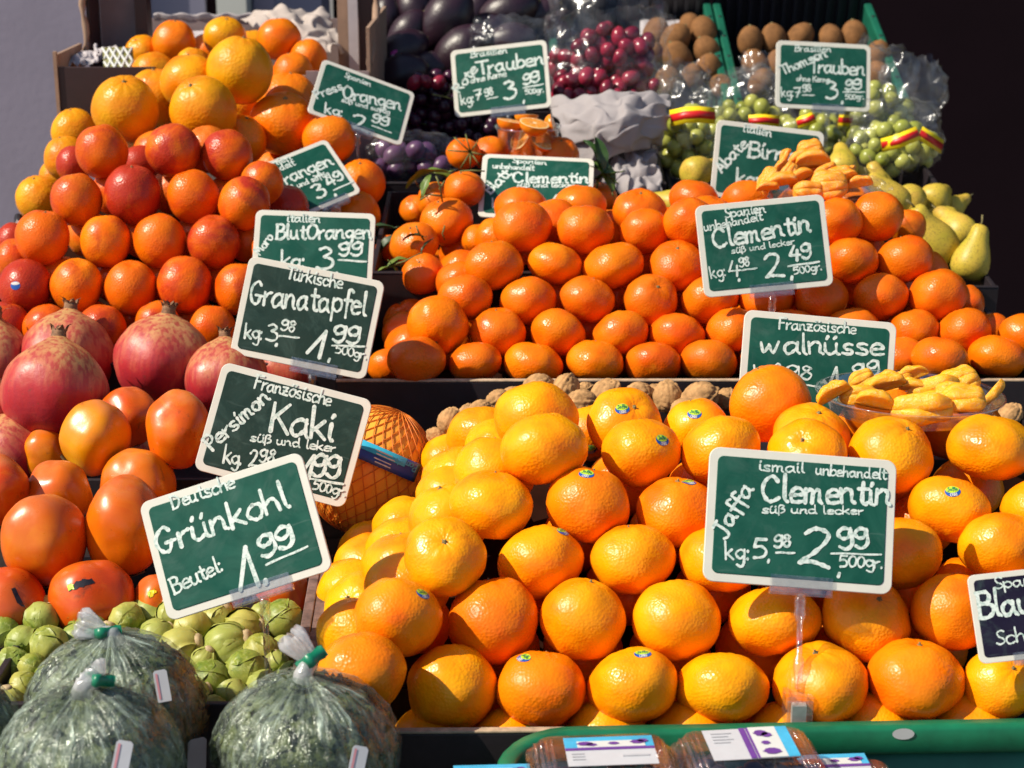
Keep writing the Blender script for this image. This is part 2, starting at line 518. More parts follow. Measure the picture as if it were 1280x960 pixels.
# ================================================================== front heap of yellow-orange clementines
front_rows = [
 ('half hidden lowest row', 1.375, [(535,930,106,98),(638,931,104,96),(756,922,114,104),(862,922,112,102),(980,926,110,100),(1096,917,114,104),(1212,912,116,106)]),
 ('bottom full row', 1.40, [(452,840,110,100),(563,858,113,108),(680,862,112,96),(792,860,114,98),(906,859,118,92),(1027,855,120,98),(1145,852,120,102),(1250,853,92,98)]),
 ('second full row', 1.435, [(499,770,107,100),(615,776,115,108),(731,774,108,104),(846,777,112,100),(965,775,116,88),(1083,773,114,88),(1188,766,102,98),(1292,775,106,92)]),
 ('third full row', 1.47, [(555,696,102,80),(677,704,108,90),(791,701,106,90),(899,697,104,88),(1010,700,104,88),(1124,693,104,88),(1247,685,100,84)]),
 ('fourth full row', 1.51, [(614,632,102,86),(735,632,104,90),(845,638,104,84),(950,634,102,84),(1060,634,104,86),(1187,636,102,82),(1302,640,100,84)]),
 ('fifth row', 1.55, [(678,561,110,88),(803,565,98,86),(902,564,102,86),(1010,570,100,84),(1117,566,108,88),(1237,558,110,84)]),
]
top_items = [(668,522,106,84,1.625),(778,528,96,80,1.63),(872,534,84,76,1.64),(960,505,104,98,1.605),(1014,545,98,82,1.60),
             (604,546,92,84,1.688),(1100,530,110,80,1.685),(1200,532,104,82,1.69),(742,540,80,70,1.70)]
FZ = {}
items = []
for rname, d, L in front_rows:
    z = Zof(L[0][1] if len(L) < 3 else sorted(q[1] for q in L)[len(L)//2], d); FZ[rname] = z
    for i, (x, y, w_, h_) in enumerate(L):
        items.append(Item(x, y, w_*(.94 if d < 1.39 else 1), h_, d=d if d > 1.39 else 1.408, row=rname, i=i, n=sum(1 for q in L if q[0] < 1300), free=d < 1.39))
for i, (x, y, w_, h_, d) in enumerate(top_items):
    items.append(Item(x, y, w_, h_, d=d, row='top', i=i))
flank = {'bottom full row': [(399,795),(399,766),(399,742),(414,714),(419,690)],
         'second full row': [(456,736),(456,710),(457,688),(463,662)],
         'third full row': [(509,650),(519,624),(527,602),(517,580)],
         'fourth full row': [(565,590),(580,566)]}
for rname, L in flank.items():
    for i, (xl, y) in enumerate(L):
        d = depth_for_z(xl, y, FZ[rname]); r = .0362
        items.append(Item(xl + r*FPX/d, y, 2*r*FPX/d, None, d=d, row='flank '+rname, i=i, n=len(L)))
relax(items)
# colours: (1.0 = the common yellow-orange)
YEL, ORA = (.93, .335, .001), (.86, .215, .001)
orange_or_shaded = {('bottom full row', 0), ('second full row', 0), ('bottom full row', 6), ('second full row', 6), ('second full row', 1),
               ('fourth full row', 1), ('fourth full row', 2), ('bottom full row', 2)}  # some deeper orange; ones beside the signs tinted for the signs' shadow
stickers = {('fifth row', 1): (828, 550), ('fourth full row', 1): (733, 592), ('top', 1): (778, 511), ('top', 2): (868, 517),
            ('fourth full row', 5): (1191, 614), ('fourth full row', 2): (861, 602), ('third full row', 1): (704, 664), ('second full row', 0): (529, 742),
            ('half hidden lowest row', 1): (666, 911), ('bottom full row', 3): (803, 817), ('bottom full row', 2): (655, 822), ('top', 8): (738, 562)}
top_labels = ['clementine at the top left of the front heap, below the walnuts',
  'stickered clementine right below the walnuts on the crest of the front heap',
  'clementine with a round blue sticker beside the largest crest fruit of the front heap',
  'largest deep orange clementine, on top of the front heap before the walnut sign',
  'clementine on the crest, right of the largest one and above the sign',
  'clementine at the far left of the crest, next to the scattered walnuts',
  'shaded clementine under the left half of the clear segment plate',
  'shaded clementine under the right half of the clear segment plate',
  'half hidden stickered clementine in a gap near the crest of the front heap']
FRONT = {}
for it in items:
    key = (it.row, it.kw['i'])
    c = vary(ORA if key in orange_or_shaded else YEL, .05)
    if it.row == 'top' and it.kw['i'] in (3, 6, 7): c = vary(ORA, .05)
    if it.row.startswith('flank'): c = vary((.93, .375, .001), .04)
    o = citrus('clementine', 'clementine', it.pos(), it.r, (it.h/it.w if it.h else .86), c,
               tilt=stilt())
    if it.row == 'top': lab = top_labels[it.kw['i']]
    elif it.row.startswith('flank'):
        lay = {'flank bottom full row': 'bottom', 'flank second full row': 'second', 'flank third full row': 'third', 'flank fourth full row': 'fourth'}[it.row]
        lab = "yellow clementine on the front heap's left flank, %s layer, %s from the front" % (lay, ORD[it.kw['i']])
    else:
        lab = 'clementine in the %s of the front heap, %s' % (it.row, rank(it.kw['i'], it.kw['n']))
    tag(o, lab, 'clementine', 'clementines heaped in the front tray')
    FRONT[key] = o

# ---- fruits that sit behind the gaps of a heap's face
def fill_gaps(items, kind, name, color, rows, lab, cat, group, back=.9):
    byrow = {}
    for it in items: byrow.setdefault(it.row, []).append(it)
    made = []
    allp = [(i.pos(), i.r) for i in items]
    for rn in rows:
        L = sorted(byrow.get(rn, []), key=lambda i: i.px)
        for a, b in zip(L, L[1:]):
            if b.px - a.px > 170: continue
            p = (a.pos()+b.pos())/2; r = (a.r+b.r)/2*.94
            p = p + Vector((0, r*1.75, -r*.12))
            for _ in range(30):
                bad = [q for q, rq in allp if (q-p).length < (r+rq)*.90]
                if not bad: break
                p = p + Vector((0, .004, -.0012))
            if any((q-p).length < (r+rq)*.82 for q, rq in allp): continue
            allp.append((p.copy(), r))
            o = citrus(kind, name, p, r, .86, vary(color, .06, RND.uniform(.45, .7)), stem=False)
            tag(o, lab, cat, group); made.append(o)
    return made
fill_gaps(items, 'clementine', 'clementine', ORA, [r[0] for r in front_rows[:-1]],
          'clementine mostly hidden in the dark gaps behind the face of the front heap', 'clementine', 'clementines hidden behind the front heap face')

# ---- stroke lettering: every letter is a few pen strokes on a grid (x height 10, capital 18)
G = {
'a':'8,8 5,10 1,8 0,4 2,0 5,1 8,5|8,10 8,3 10,0','b':'0,19 0,0|0,6 4,10 8,8 8,3 4,0 0,2','c':'8,8 5,10 1,8 0,4 2,0 5,0 8,2',
'd':'8,8 4,10 0,7 0,3 3,0 7,2|8,19 8,3 10,0','e':'0,5 8,6 7,9 4,10 1,8 0,4 1,1 4,0 8,1','f':'8,17 5,19 3,16 3,-4|0,10 7,10',
'g':'8,8 4,10 0,7 1,3 4,1 8,4|8,10 8,-3 5,-7 1,-5','h':'0,19 0,0|0,6 4,10 7,8 8,0','i':'1,10 1,2 3,0|1,14 2,16','k':'0,19 0,0|7,11 1,5|2,6 8,0',
'l':'1,19 1,3 3,0','m':'0,10 0,0|0,7 3,10 5,8 5,0|5,7 8,10 10,8 10,2 12,0','n':'0,10 0,0|0,6 4,10 7,8 7,2 9,0','o':'4,10 1,8 0,4 3,0 6,1 8,5 7,9 3,10',
'p':'0,10 0,-7|0,7 4,10 8,8 8,3 4,0 0,3','r':'0,10 0,0|0,6 3,9 6,10','s':'7,9 4,10 1,8 3,5 6,4 7,1 4,0 0,1','t':'3,16 3,3 5,0 7,1|0,11 7,11',
'u':'0,10 0,3 3,0 7,3|7,10 7,2 9,0','z':'0,10 7,10|7,10 0,0|0,0 8,0|1,5 6,5','\u00df':'0,-5 0,14 3,18 6,16 5,12 3,10|3,10 7,8 7,3 3,0',
'\u00fc':'0,10 0,3 3,0 7,3|7,10 7,2 9,0|1,14 2,16|6,14 7,16','\u00f6':'4,10 1,8 0,4 3,0 6,1 8,5 7,9 3,10|1,14 2,16|6,14 7,16',
'0':'4,16 1,13 0,7 2,1 5,0 8,4 8,11 6,15 3,16','1':'0,1 6,17|6,17 6,0','2':'0,13 3,16 7,15 7,11 4,5 0,0|0,0 4,1 10,0','3':'0,15 4,17 7,14 3,10|3,10 8,8 8,3 4,0 0,1',
'4':'4,16 0,6|0,6 9,6|7,11 6,0','5':'8,16 1,16|1,16 0,9|0,9 5,10 8,6 6,1 0,0','7':'0,15 8,16|8,16 3,0|2,8 8,8','8':'7,13 4,16 1,13 4,9 7,5 4,0 0,4 4,9 7,13',
'9':'8,14 4,16 0,12 2,8 6,9 8,14|8,15 8,4 4,0 0,2',
'A':'0,0 5,18|5,18 10,0|2,6 8,6','B':'0,18 0,0|-1,18 6,18 8,14 5,10 1,10|4,10 9,8 9,3 5,0 -1,0','C':'10,14 6,18 1,14 0,7 3,1 7,0 11,3','D':'0,18 0,0|-1,18 6,17 10,10 6,1 -1,0',
'F':'0,18 0,0|-1,18 9,18|-1,10 6,10','G':'9,15 6,18 1,14 0,7 3,1 7,1 9,7|5,7 11,7','J':'7,18 7,3 4,-2 0,1|3,18 10,18','K':'0,18 0,0|9,18 0,8|3,10 10,0',
'M':'0,0 2,18|2,18 6,6|6,6 10,18|10,18 12,0','O':'5,18 1,14 0,7 3,1 7,1 11,7 10,15 4,18','P':'0,18 0,0|-1,17 6,18 8,13 5,9 0,8','R':'0,18 0,0|-1,17 6,18 8,13 5,9 0,8|4,9 9,0',
'S':'8,16 5,18 1,15 3,10 7,7 8,3 4,0 0,2','T':'5,18 5,0|-2,18 12,18','W':'0,10 2,0 6,8|6,8 9,0 13,11','I':'2,18 2,0','Y':'0,18 4,9|9,18 3,0','y':'0,10 4,2|8,10 2,-7',
':':'1,9 1,10|1,1 1,2','.':'0,0 0,1','-':'0,6 6,6',',':'1,2 0,-4','x':'0,10 7,0|7,10 0,0','v':'0,10 4,0|4,0 8,10',
}
ADV = {'i':5,'l':5,':':6,'.':4,',':5,'I':5,'m':15,'M':15,'W':16,'T':11,'O':14,'C':14.5,'G':13,'t':8,'r':8,'1':9,'f':8,' ':7,'D':13,'A':12,'K':12}
def spline(pts, n=5):
    if len(pts) < 3: return pts
    P = [pts[0]] + pts + [pts[-1]]; out = []
    for i in range(1, len(P)-2):
        p0, p1, p2, p3 = P[i-1:i+3]
        for k in range(n):
            t = k/n
            out.append(tuple(.5*((2*b)+(-a+c)*t+(2*a-5*b+4*c-d)*t*t+(-a+3*b-3*c+d)*t**3) for a, b, c, d in zip(p0, p1, p2, p3)))
    out.append(pts[-1]); return out
def text_strokes(s, jit=.25, seed=0):
    """polylines in font units and the total width"""
    rd = random.Random(seed*77+len(s)); x = 0; out = []
    for ch in s:
        if ch in G:
            pl = [[tuple(map(float, q.split(','))) for q in st.split()] for st in G[ch].split('|')]
            dy = rd.uniform(-.5, .5); sh = rd.uniform(-.04, .06); sc = rd.uniform(.94, 1.06)
            for st in pl:
                st = [((px+sh*py)*sc + x + rd.uniform(-jit, jit), py*sc + dy + rd.uniform(-jit, jit)) for px, py in st]
                out.append(spline(st))
            mx = max(q[0] for st in pl for q in st)
            x += ADV.get(ch, max(10, mx+2.2))
        else: x += ADV.get(ch, 7)
    return out, x-2
def ribbon(b, pts, w, z, fn=None, cap=4):
    """flat pen stroke with round ends; pts 2-D; z lift; fn maps (x,y,z) to 3-D"""
    pts = [Vector((p[0], p[1])) for p in pts]
    q = [pts[0]]
    for p in pts[1:]:
        if (p-q[-1]).length > w*.12: q.append(p)
    if len(q) < 2: q.append(q[0]+Vector((w*.05, w*.05)))
    L = []; R = []
    for i, p in enumerate(q):
        t = (q[min(i+1, len(q)-1)]-q[max(i-1, 0)]).normalized(); nn = Vector((-t.y, t.x))
        ww = w*(.5 + .10*math.sin(i*.45+p.x*900) + .05*math.sin(i*1.7))
        L.append(p+nn*ww); R.append(p-nn*ww)
    t0 = (q[1]-q[0]).normalized(); t1 = (q[-1]-q[-2]).normalized()
    def capv(c, t, w2):
        a0 = math.atan2(t.y, t.x)
        return [c+Vector((math.cos(a0-math.pi/2+math.pi*k/cap), math.sin(a0-math.pi/2+math.pi*k/cap)))*w2 for k in range(1, cap)]
    e = capv(q[-1], t1, w*.5); s = capv(q[0], -t0, w*.5)
    f = fn or (lambda x, y, z: (x, y, z))
    allv = L + R + e + s
    base = [f(p.x, p.y, z) for p in allv]
    n = len(q); fs = [(i, n+i, n+i+1, i+1) for i in range(n-1)]
    ei = [2*n+k for k in range(len(e))]; si = [2*n+len(e)+k for k in range(len(s))]
    fs.append(tuple([n+n-1]+ei+[n-1]))
    fs.append(tuple([0]+si+[n]))
    b.add(base, fs)

# ---- stickers that follow the peel
def sticker(o, px, py, rx=.0062, ry=.0043, kind='oval', rot=0.0):
    """little sticker pressed on a fruit where the ray through (px,py) meets it"""
    rec = [t for t in FR if t[0] is o][0]; bv = rec[2]
    loc = Vector(o.location); q = o.rotation_quaternion; s = o.scale.x
    ray = (U(px, py, 1)-CAM).normalized()
    qi = q.inverted()
    lo = (qi @ (CAM-loc))/s; ld = (qi @ ray)
    hit, nrm, _, _ = bv.ray_cast(lo, ld)
    if hit is None:
        hit, nrm, _, _ = bv.find_nearest((qi @ (U(px, py, (loc-CAM).dot(FW)*.98)-loc))/s)
    upv = (qi @ UP); nrm = hit.normalized()
    xv = upv.cross(nrm).normalized(); yv = nrm.cross(xv)
    cr, sr = math.cos(rot), math.sin(rot)
    xv, yv = xv*cr+yv*sr, yv*cr-xv*sr
    def on(x, y, z):
        p = hit + xv*(x/s) + yv*(y/s)
        h2, _, _, _ = bv.ray_cast(p*1.6, -p.normalized())
        if h2 is None: h2 = p
        return h2*(1+(.00035+z)/s/h2.length)
    def disc(rx, ry, z, cy=0.0, n=20):
        b = MB(); vs = [on(0, cy, z)]; fs = []
        for j in (1, 2, 3):
            for k in range(n):
                a = 2*math.pi*k/n; vs.append(on(rx*j/3*math.cos(a), cy+ry*j/3*math.sin(a), z))
        fs += [(0, 1+k, 1+(k+1) % n) for k in range(n)]
        for j in range(2):
            fs += [(1+j*n+k, 1+(j+1)*n+k, 1+(j+1)*n+(k+1) % n, 1+j*n+(k+1) % n) for k in range(n)]
        return b.add(vs, fs)
    if kind == 'oval':
        st = disc(rx, ry*1.05, 0).build('sticker', M['sticker_blue'], o)
        disc(rx*.86, ry*.66, .0002, ry*.34).build('sticker_emblem', M['sticker_green'], st)
        b = MB()
        S, wd = text_strokes('Jaffa', .1)
        k = rx*1.25/wd
        for i, stt in enumerate(S): ribbon(b, [((x-wd/2)*k, ry*.34+(y-7)*k) for x, y in stt], .00055, .0004+i*.00001, on)
        b.build('lettering', M['green_tape'], st, smooth=False)
        b = MB()
        S, wd = text_strokes('ORRI', .1)
        k = rx*.8/wd
        for i, stt in enumerate(S): ribbon(b, [((x-wd/2)*k, -ry*.66+(y-9)*k*1.1) for x, y in stt], .0004, .0003+i*.00001, on)
        b.build('lettering', M['white'], st, smooth=False)
    else:
        st = disc(rx, ry, 0).build('sticker', M['sticker_blue'], o)
        disc(rx*.9, ry*.35, .0002, ry*.5).build('sticker_emblem', M['white'], st)
    return st
for key, (sx, sy) in stickers.items():
    sticker(FRONT[key], sx, sy, .0068, .0050, rot=RND.uniform(-.25, .25))

# ================================================================== middle heap of reddish clementines
ORM = (.72, .140, .002)
mid_rows = [
 ('bottom row', 1.99, [(519,450,74,58),(593,453,68,52),(667,455,73,50),(742,451,72,56),(816,454,70,50),(888,452,72,50),(960,452,70,52),(1050,452,70,52),(1126,448,66,54),(1177,448,70,54),(1246,446,70,52)]),
 ('second row', 2.02, [(548,406,77,70),(624,415,70,66),(699,416,70,58),(777,418,72,56),(848,419,72,56),(918,412,70,58),(990,414,70,58),(1066,412,70,56),(1141,414,66,56),(1207,414,66,58),(1280,418,66,54)]),
 ('third row', 2.05, [(582,371,70,58),(661,375,72,57),(736,374,69,58),(813,375,68,60),(887,375,72,58),(957,375,68,58),(1027,373,68,60),(1101,372,69,57),(1173,370,72,64)]),
 ('fourth row', 2.085, [(619,333,75,64),(693,329,68,52),(766,332,76,58),(846,332,72,58),(918,330,70,56),(990,330,70,56),(1062,327,68,60),(1130,324,72,58)]),
 ('fifth row', 2.12, [(653,284,72,64),(729,287,71,62),(806,289,66,54),(862,278,68,60),(930,282,68,58),(1000,282,68,56),(1045,277,66,56),(1095,272,69,60)]),
]
MZ = {}; items = []
for rname, d, L in mid_rows:
    MZ[rname] = Zof(sorted(q[1] for q in L)[len(L)//2], d)
    for i, (x, y, w_, h_) in enumerate(L):
        items.append(Item(x, y, w_, h_, d=d, row=rname, i=i, n=sum(1 for q in L if q[0] < 1275)))
crest = [(651,260,68,56),(728,260,66,56),(800,264,68,54),(868,250,64,52),(934,252,66,52),(1000,256,66,52),(1062,258,62,50)]
for i, (x, y, w_, h_) in enumerate(crest):
    items.append(Item(x, y, w_, h_, z=MZ['fifth row'], row='crest', i=i, n=len(crest)))
mflank = {'bottom row': [(482,434),(479,416),(478,396),(489,382)], 'second row': [(508,369),(509,354),(507,338)],
          'third row': [(545,356),(547,340),(550,320)], 'fourth row': [(594,300)]}
for rname, L in mflank.items():
    for i, (xl, y) in enumerate(L):
        d = depth_for_z(xl, y, MZ[rname]); r = .0318
        items.append(Item(xl+r*FPX/d, y, 2*r*FPX/d, None, d=d, row='flank '+rname, i=i, n=len(L)))
items.append(Item(486, 458, 56, 44, d=2.03, row='corner', i=0, n=1, free=True))
mright = [(1158,336,52,48,2.16),(1205,378,50,48,2.12),(1240,416,50,48,2.08),(1135,284,48,46,2.2)]
for i, (x, y, w_, h_, d) in enumerate(mright):
    items.append(Item(x, y, w_, h_, d=d, row='right', i=i))
relax(items)
MIDDLE = {}
right_labels = ['second layer', 'third layer', 'bottom layer', 'top layer']
for it in items:
    c = vary(ORM, .08)
    key = (it.row, it.kw['i'])
    if key in {('fourth row', 1), ('fourth row', 2), ('second row', 0), ('bottom row', 2), ('bottom row', 3), ('bottom row', 10), ('flank fourth row', 0)}: c = vary((.84, .19, .001), .05)
    tl = stilt()
    if key == ('second row', 0): tl = (math.radians(118), .1)
    o = citrus('clementine', 'clementine', it.pos(), it.r, (it.h/it.w if it.h else .85), c, tilt=tl)
    if it.row.startswith('flank'):
        lab = 'clementine on the left flank of the middle heap, %s layer, %s from the front' % (it.row[6:-4], ORD[it.kw['i']])
    elif it.row == 'right': lab = 'shaded clementine on the right flank of the middle heap, ' + ['fourth', 'third', 'second', 'fifth'][it.kw['i']] + ' layer'
    elif it.row == 'corner': lab = 'clementine in the front left corner of the middle tray, stem end showing'
    elif it.row == 'crest': lab = 'clementine on the rear crest of the middle heap, ' + rank(it.kw['i'], it.kw['n'])
    else: lab = 'reddish clementine in the %s of the middle heap, %s' % (it.row, rank(it.kw['i'], it.kw['n']))
    tag(o, lab, 'clementine', 'clementines heaped in the middle tray')
    MIDDLE[key] = o
fill_gaps(items, 'clementine', 'clementine', ORM, [r[0] for r in mid_rows],
          'clementine mostly hidden in the dark gaps behind the face of the middle heap', 'clementine', 'clementines hidden behind the middle heap face')

# ================================================================== blood oranges
blood_rows = [
 ('bottom row', 2.05, [(8,409,60,66),(60,410,60,60),(126,413,62,66),(197,406,56,62),(266,412,58,60)]),
 ('second row', 2.085, [(32,359,65,75),(96,358,64,72),(164,361,65,72),(232,356,69,76),(300,362,62,72)]),
 ('third row', 2.12, [(54,298,67,70),(131,302,63,70),(199,302,65,72),(268,304,65,68),(338,316,50,60)]),
 ('fourth row', 2.155, [(94,250,63,72),(167,243,70,76),(241,246,64,70),(306,255,63,74)]),
 ('top row', 2.19, [(126,190,64,70),(217,189,69,68),(285,195,63,68)]),
]
BZ = {}; items = []
for rname, d, L in blood_rows:
    BZ[rname] = Zof(sorted(q[1] for q in L)[len(L)//2], d)
    for i, (x, y, w_, h_) in enumerate(L):
        items.append(Item(x, y, w_, h_, d=d, row=rname, i=i, n=len(L)))
extra = [(326,229,54,70,2.17),(356,262,58,62,2.25),(20,326,52,56,2.14),(18,302,44,50,2.2),(93,206,44,50,2.28),(175,205,44,46,2.27)]
for i, (x, y, w_, h_, d) in enumerate(extra): items.append(Item(x, y, w_, h_, d=d, row='extra', i=i))
relax(items)
ex_lab = ['blood orange at the right end of the fourth row, tucked behind its neighbour', 'dark wine red blood orange in shade below the price sign 3,49',
          'blood orange on the left edge of the heap, between second and third rows', 'small dark blood orange at the far left edge, behind the third row',
          'purplish blood orange peeping out behind the top row at left', 'dark blood orange deep in the gap between top row fruits']
BLOOD = {}
al = {('fourth row', 1): .33, ('second row', 0): .36, ('third row', 3): .46, ('second row', 3): .46, ('top row', 1): .44, ('top row', 2): .46, ('third row', 1): .52,
      ('bottom row', 2): .47, ('bottom row', 1): .58, ('third row', 0): .72, ('top row', 0): .62, ('fourth row', 0): .55, ('fourth row', 2): .62, ('third row', 2): .66, ('second row', 2): .66,
      ('second row', 1): .62, ('extra', 1): .1, ('extra', 4): .25, ('extra', 5): .2, ('extra', 3): .3, ('bottom row', 4): .75, ('fourth row', 3): .52, ('bottom row', 0): .35}
for it in items:
    key = (it.row, it.kw['i'])
    c = vary((.74, .135, .002), .1, al.get(key, .55)-.08)
    if key in {('second row', 1), ('third row', 1)}: c = (.86, .20, .002, c[3])
    o = citrus('blood', 'blood_orange', it.pos(), it.r, it.h/it.w, c, tilt=(math.radians(RND.uniform(-30, 10)), math.radians(RND.uniform(-20, 20))), stem=RND.random() < .5)
    lab = ex_lab[it.kw['i']] if it.row == 'extra' else 'blood orange in the %s of the blood orange heap, %s' % (it.row, rank(it.kw['i'], it.kw['n']))
    tag(o, lab, 'blood orange', 'blood oranges heaped at the left')
    BLOOD[key] = o
sticker(BLOOD[('second row', 0)], 19, 357, .006, .005, 'round')
fill_gaps(items, 'blood', 'blood_orange', (.7, .15, .01), [r[0] for r in blood_rows],
          'blood orange mostly hidden in the gaps behind the blood orange heap face', 'blood orange', 'blood oranges hidden behind the heap face')

# ================================================================== big oranges and the boxed ones behind
big = [(159,137,82,88,2.36,'large yellow orange at the left, just right of the dark box side'),
 (197,122,72,84,2.45,'orange behind the large yellow one at the left of the heap'),
 (253,139,82,86,2.36,'large pitted yellow orange in the centre above the blood oranges'),
 (239,104,74,70,2.45,'yellow orange half hidden behind the large pitted central one'),
 (302,88,82,84,2.42,'large speckled orange highest on the big orange heap'),
 (354,157,84,78,2.42,'large bright orange left of the price sign 2,99, below the highest one'),
 (362,128,76,70,2.50,'shaded orange with stem end between two large ones near the 2,99 sign'),
 (412,176,66,60,2.42,'shaded orange with dark stem end under the Press Orangen sign'),
 (84,198,56,62,2.40,'yellow orange at the left flank beside the top blood orange'),
 (92,165,58,60,2.48,'yellow orange on the left flank below the box side'),
 (50,248,60,60,2.33,'yellow orange on the left flank beside the fourth blood orange row'),
 (72,222,46,52,2.46,'yellow orange far back on the left flank, lowest by the tray edge'),
 (180,186,54,58,2.40,'yellow orange showing between two top blood oranges at left'),
 (300,176,64,64,2.40,'orange peeping above the rightmost top blood orange'),
 (452,230,60,86,2.38,'shaded orange right of the price sign 3,49'),
 (446,270,64,64,2.33,'dark orange below the corner of the price sign 3,49'),
 (300,140,64,64,2.50,'shaded orange deep in the gap left of the bright orange, below the speckled one'),
 (322,180,60,60,2.47,'shaded orange low in the gap left of the bright orange'),
 (395,215,66,64,2.44,'orange hidden behind the price sign 3,49'),
 (345,215,66,64,2.47,'orange hidden behind the blood oranges left of the sign 3,49')]
box_or = [(217,53,54,57,2.66,'orange highest at left in the cardboard box'),(281,48,54,52,2.70,'yellow orange highest in the middle of the cardboard box'),
 (348,50,56,50,2.66,'orange highest at right in the cardboard box'),(178,68,46,50,2.68,'yellow orange leftmost in the cardboard box'),
 (191,93,56,50,2.58,'creased orange just above the large yellow one in the box'),(241,82,46,44,2.58,'yellow orange in the middle of the box behind the large pitted one'),
 (368,90,50,48,2.58,'small bright orange with stem in the box, right of the highest'),(385,73,46,52,2.66,'shaded orange rightmost in the cardboard box'),
 (262,66,50,48,2.74,'orange hidden low between the two top left box oranges'),(314,62,50,48,2.76,'orange hidden low behind the large speckled one'),(330,104,52,50,2.62,'orange hidden behind the large speckled orange in the box')]
items = [Item(x, y, w_, h_, d=d, row='big', lab=l) for x, y, w_, h_, d, l in big] + [Item(x, y, w_, h_, d=d, row='box', lab=l) for x, y, w_, h_, d, l in box_or]
relax(items)
for it in items:
    yel = 'yellow' in it.kw['lab'] or 'pitted' in it.kw['lab'] or 'speckled' in it.kw['lab']
    c = vary((.74, .285, .002) if yel else (.80, .185, .001), .05)
    o = citrus('orange', 'orange', it.pos(), it.r, it.h/it.w, c, tilt=(math.radians(RND.uniform(-10, 28)), math.radians(RND.uniform(-18, 22))))
    tag(o, it.kw['lab'], 'orange', 'oranges heaped at the upper left')
# ------------------------------------------------------------------ other produce
def orient(zdir, spin=0.0):
    """quaternion that turns +z to zdir"""
    z = Vector(zdir).normalized()
    return z.to_track_quat('Z', 'Y') @ Euler((0, 0, spin)).to_quaternion()

def img_dir(ang, toward=0.0):
    """direction that looks `ang` degrees from straight up (clockwise) in the picture; toward>0 leans to the viewer"""
    a = math.radians(ang)
    return (UP*math.cos(a) + RT*math.sin(a))*math.sqrt(max(0, 1-toward*toward)) - FW*toward

def place(name, me, px, py, d, r_px, base_r, q=None, color=None, bv=None, parent=None):
    o = obj(name, me); o.location = U(px, py, d)
    r = r_px*d/FPX; s = r/base_r
    o.scale = (s, s, s); o.rotation_mode = 'QUATERNION'
    if q is not None: o.rotation_quaternion = q
    if color is not None: o.color = color
    if bv is not None: FR.append((o, r, bv))
    return o

# ---- pomegranates
def pom_material():
    m, n, o = mat('pomegranate_rind')
    v = coords(n); sx = n.nodes.new('ShaderNodeSeparateXYZ'); n.links.new(v, sx.inputs[0])
    t = noise_tex(n, 22, 4, .6, dist=.5)
    zz = math_(n, 'MULTIPLY_ADD', sx.outputs[2], 7.5); n.nodes[-1].inputs[2].default_value = .1
    f = math_(n, 'ADD', zz, t)
    cc = ramp(n, f, [(.15, (.34, .008, .016)), (.48, (.42, .022, .028)), (.75, (.46, .11, .06)), (1.0, (.50, .26, .10))])
    st = node(n, 'TexNoise', Scale=1.0, Detail=3.0)
    mp = n.nodes.new('ShaderNodeMapping'); mp.inputs['Scale'].default_value = (190, 190, 36)
    n.links.new(v, mp.inputs[0]); n.links.new(mp.outputs[0], st.inputs['Vector'])
    cc = mixc(n, ramp(n, st.outputs[0], [(.44, (0, 0, 0)), (.62, (.75,)*3)]), cc, (.36, .018, .03))
    sp = noise_tex(n, 160, 5, .7)
    cc = mixc(n, ramp(n, sp, [(.60, (0, 0, 0)), (.70, (.6,)*3)]), cc, (.16, .05, .03))
    sc = noise_tex(n, 55, 3, .6, dist=2.2)
    cc = mixc(n, ramp(n, sc, [(.66, (0, 0, 0)), (.71, (.5,)*3)]), cc, (.13, .05, .03))
    nm = bump(n, noise_tex(n, 90, 4, .6), .4, .0015)
    principled(n, o, cc, ramp(n, noise_tex(n, 45, 4, .6), [(.3, (.33,)*3), (.7, (.52,)*3)]), nm, .4)
    return m
M['pom'] = pom_material()
def pom_mesh(seed):
    off = Vector((seed*7.1, 3, 1))
    def rad(d):
        s = 1/math.sqrt(d.x**2+d.y**2+(d.z/.93)**2)
        a = math.atan2(d.y, d.x)
        r = s*(1+.022*math.cos(6*a+seed)*(1-d.z**2)+.06*noise.noise(d*1.2+off)+.02*noise.noise(d*3+off))
        r += .10*math.exp(-((1-d.z)/.02)) + .03*math.exp(-((1-d.z)/.1))
        return .055*r
    vs, fs = ball(44, 30, rad); me = mesh_of(vs, fs, 'pomegranate'); me.materials.append(M['pom'])
    return me, vs[0].z, BVHTree.FromPolygons(vs, fs)
POMS = [pom_mesh(i) for i in range(3)]
M['pom_crown'] = simple('dry_crown', (.20, .10, .05), .8, .5, 200, .4, .0006, 400)
def crown_mesh(seed):
    rd = random.Random(seed); b = MB()
    b.lathe([(.0085, -.004), (.0075, .002), (.0078, .006), (.006, .006), (.005, -.002)], 18)
    for k in range(6):
        a = 2*math.pi*k/6+rd.uniform(-.2, .2); L = rd.uniform(.006, .012); lean = rd.uniform(.1, .9); w = .0042
        r = Vector((math.cos(a), math.sin(a), 0)); t = Vector((-math.sin(a), math.cos(a), 0))
        p0 = r*.0072+Vector((0, 0, .005)); p1 = p0+(r*lean*.6+Vector((0, 0, .8)))*L*.6; p2 = p0+(r*lean*1.3+Vector((0, 0, .7)))*L
        b.add([p0-t*w, p0+t*w, p1+t*w*.6, p1-t*w*.6, p2, p1+r*.001], [(0, 1, 2, 3), (3, 2, 4), (0, 3, 5), (1, 2, 5), (2, 4, 5), (3, 4, 5)])
    me = b.mesh('crown'); me.materials.append(M['pom_crown']); return me
CROWNS = [crown_mesh(i) for i in range(4)]
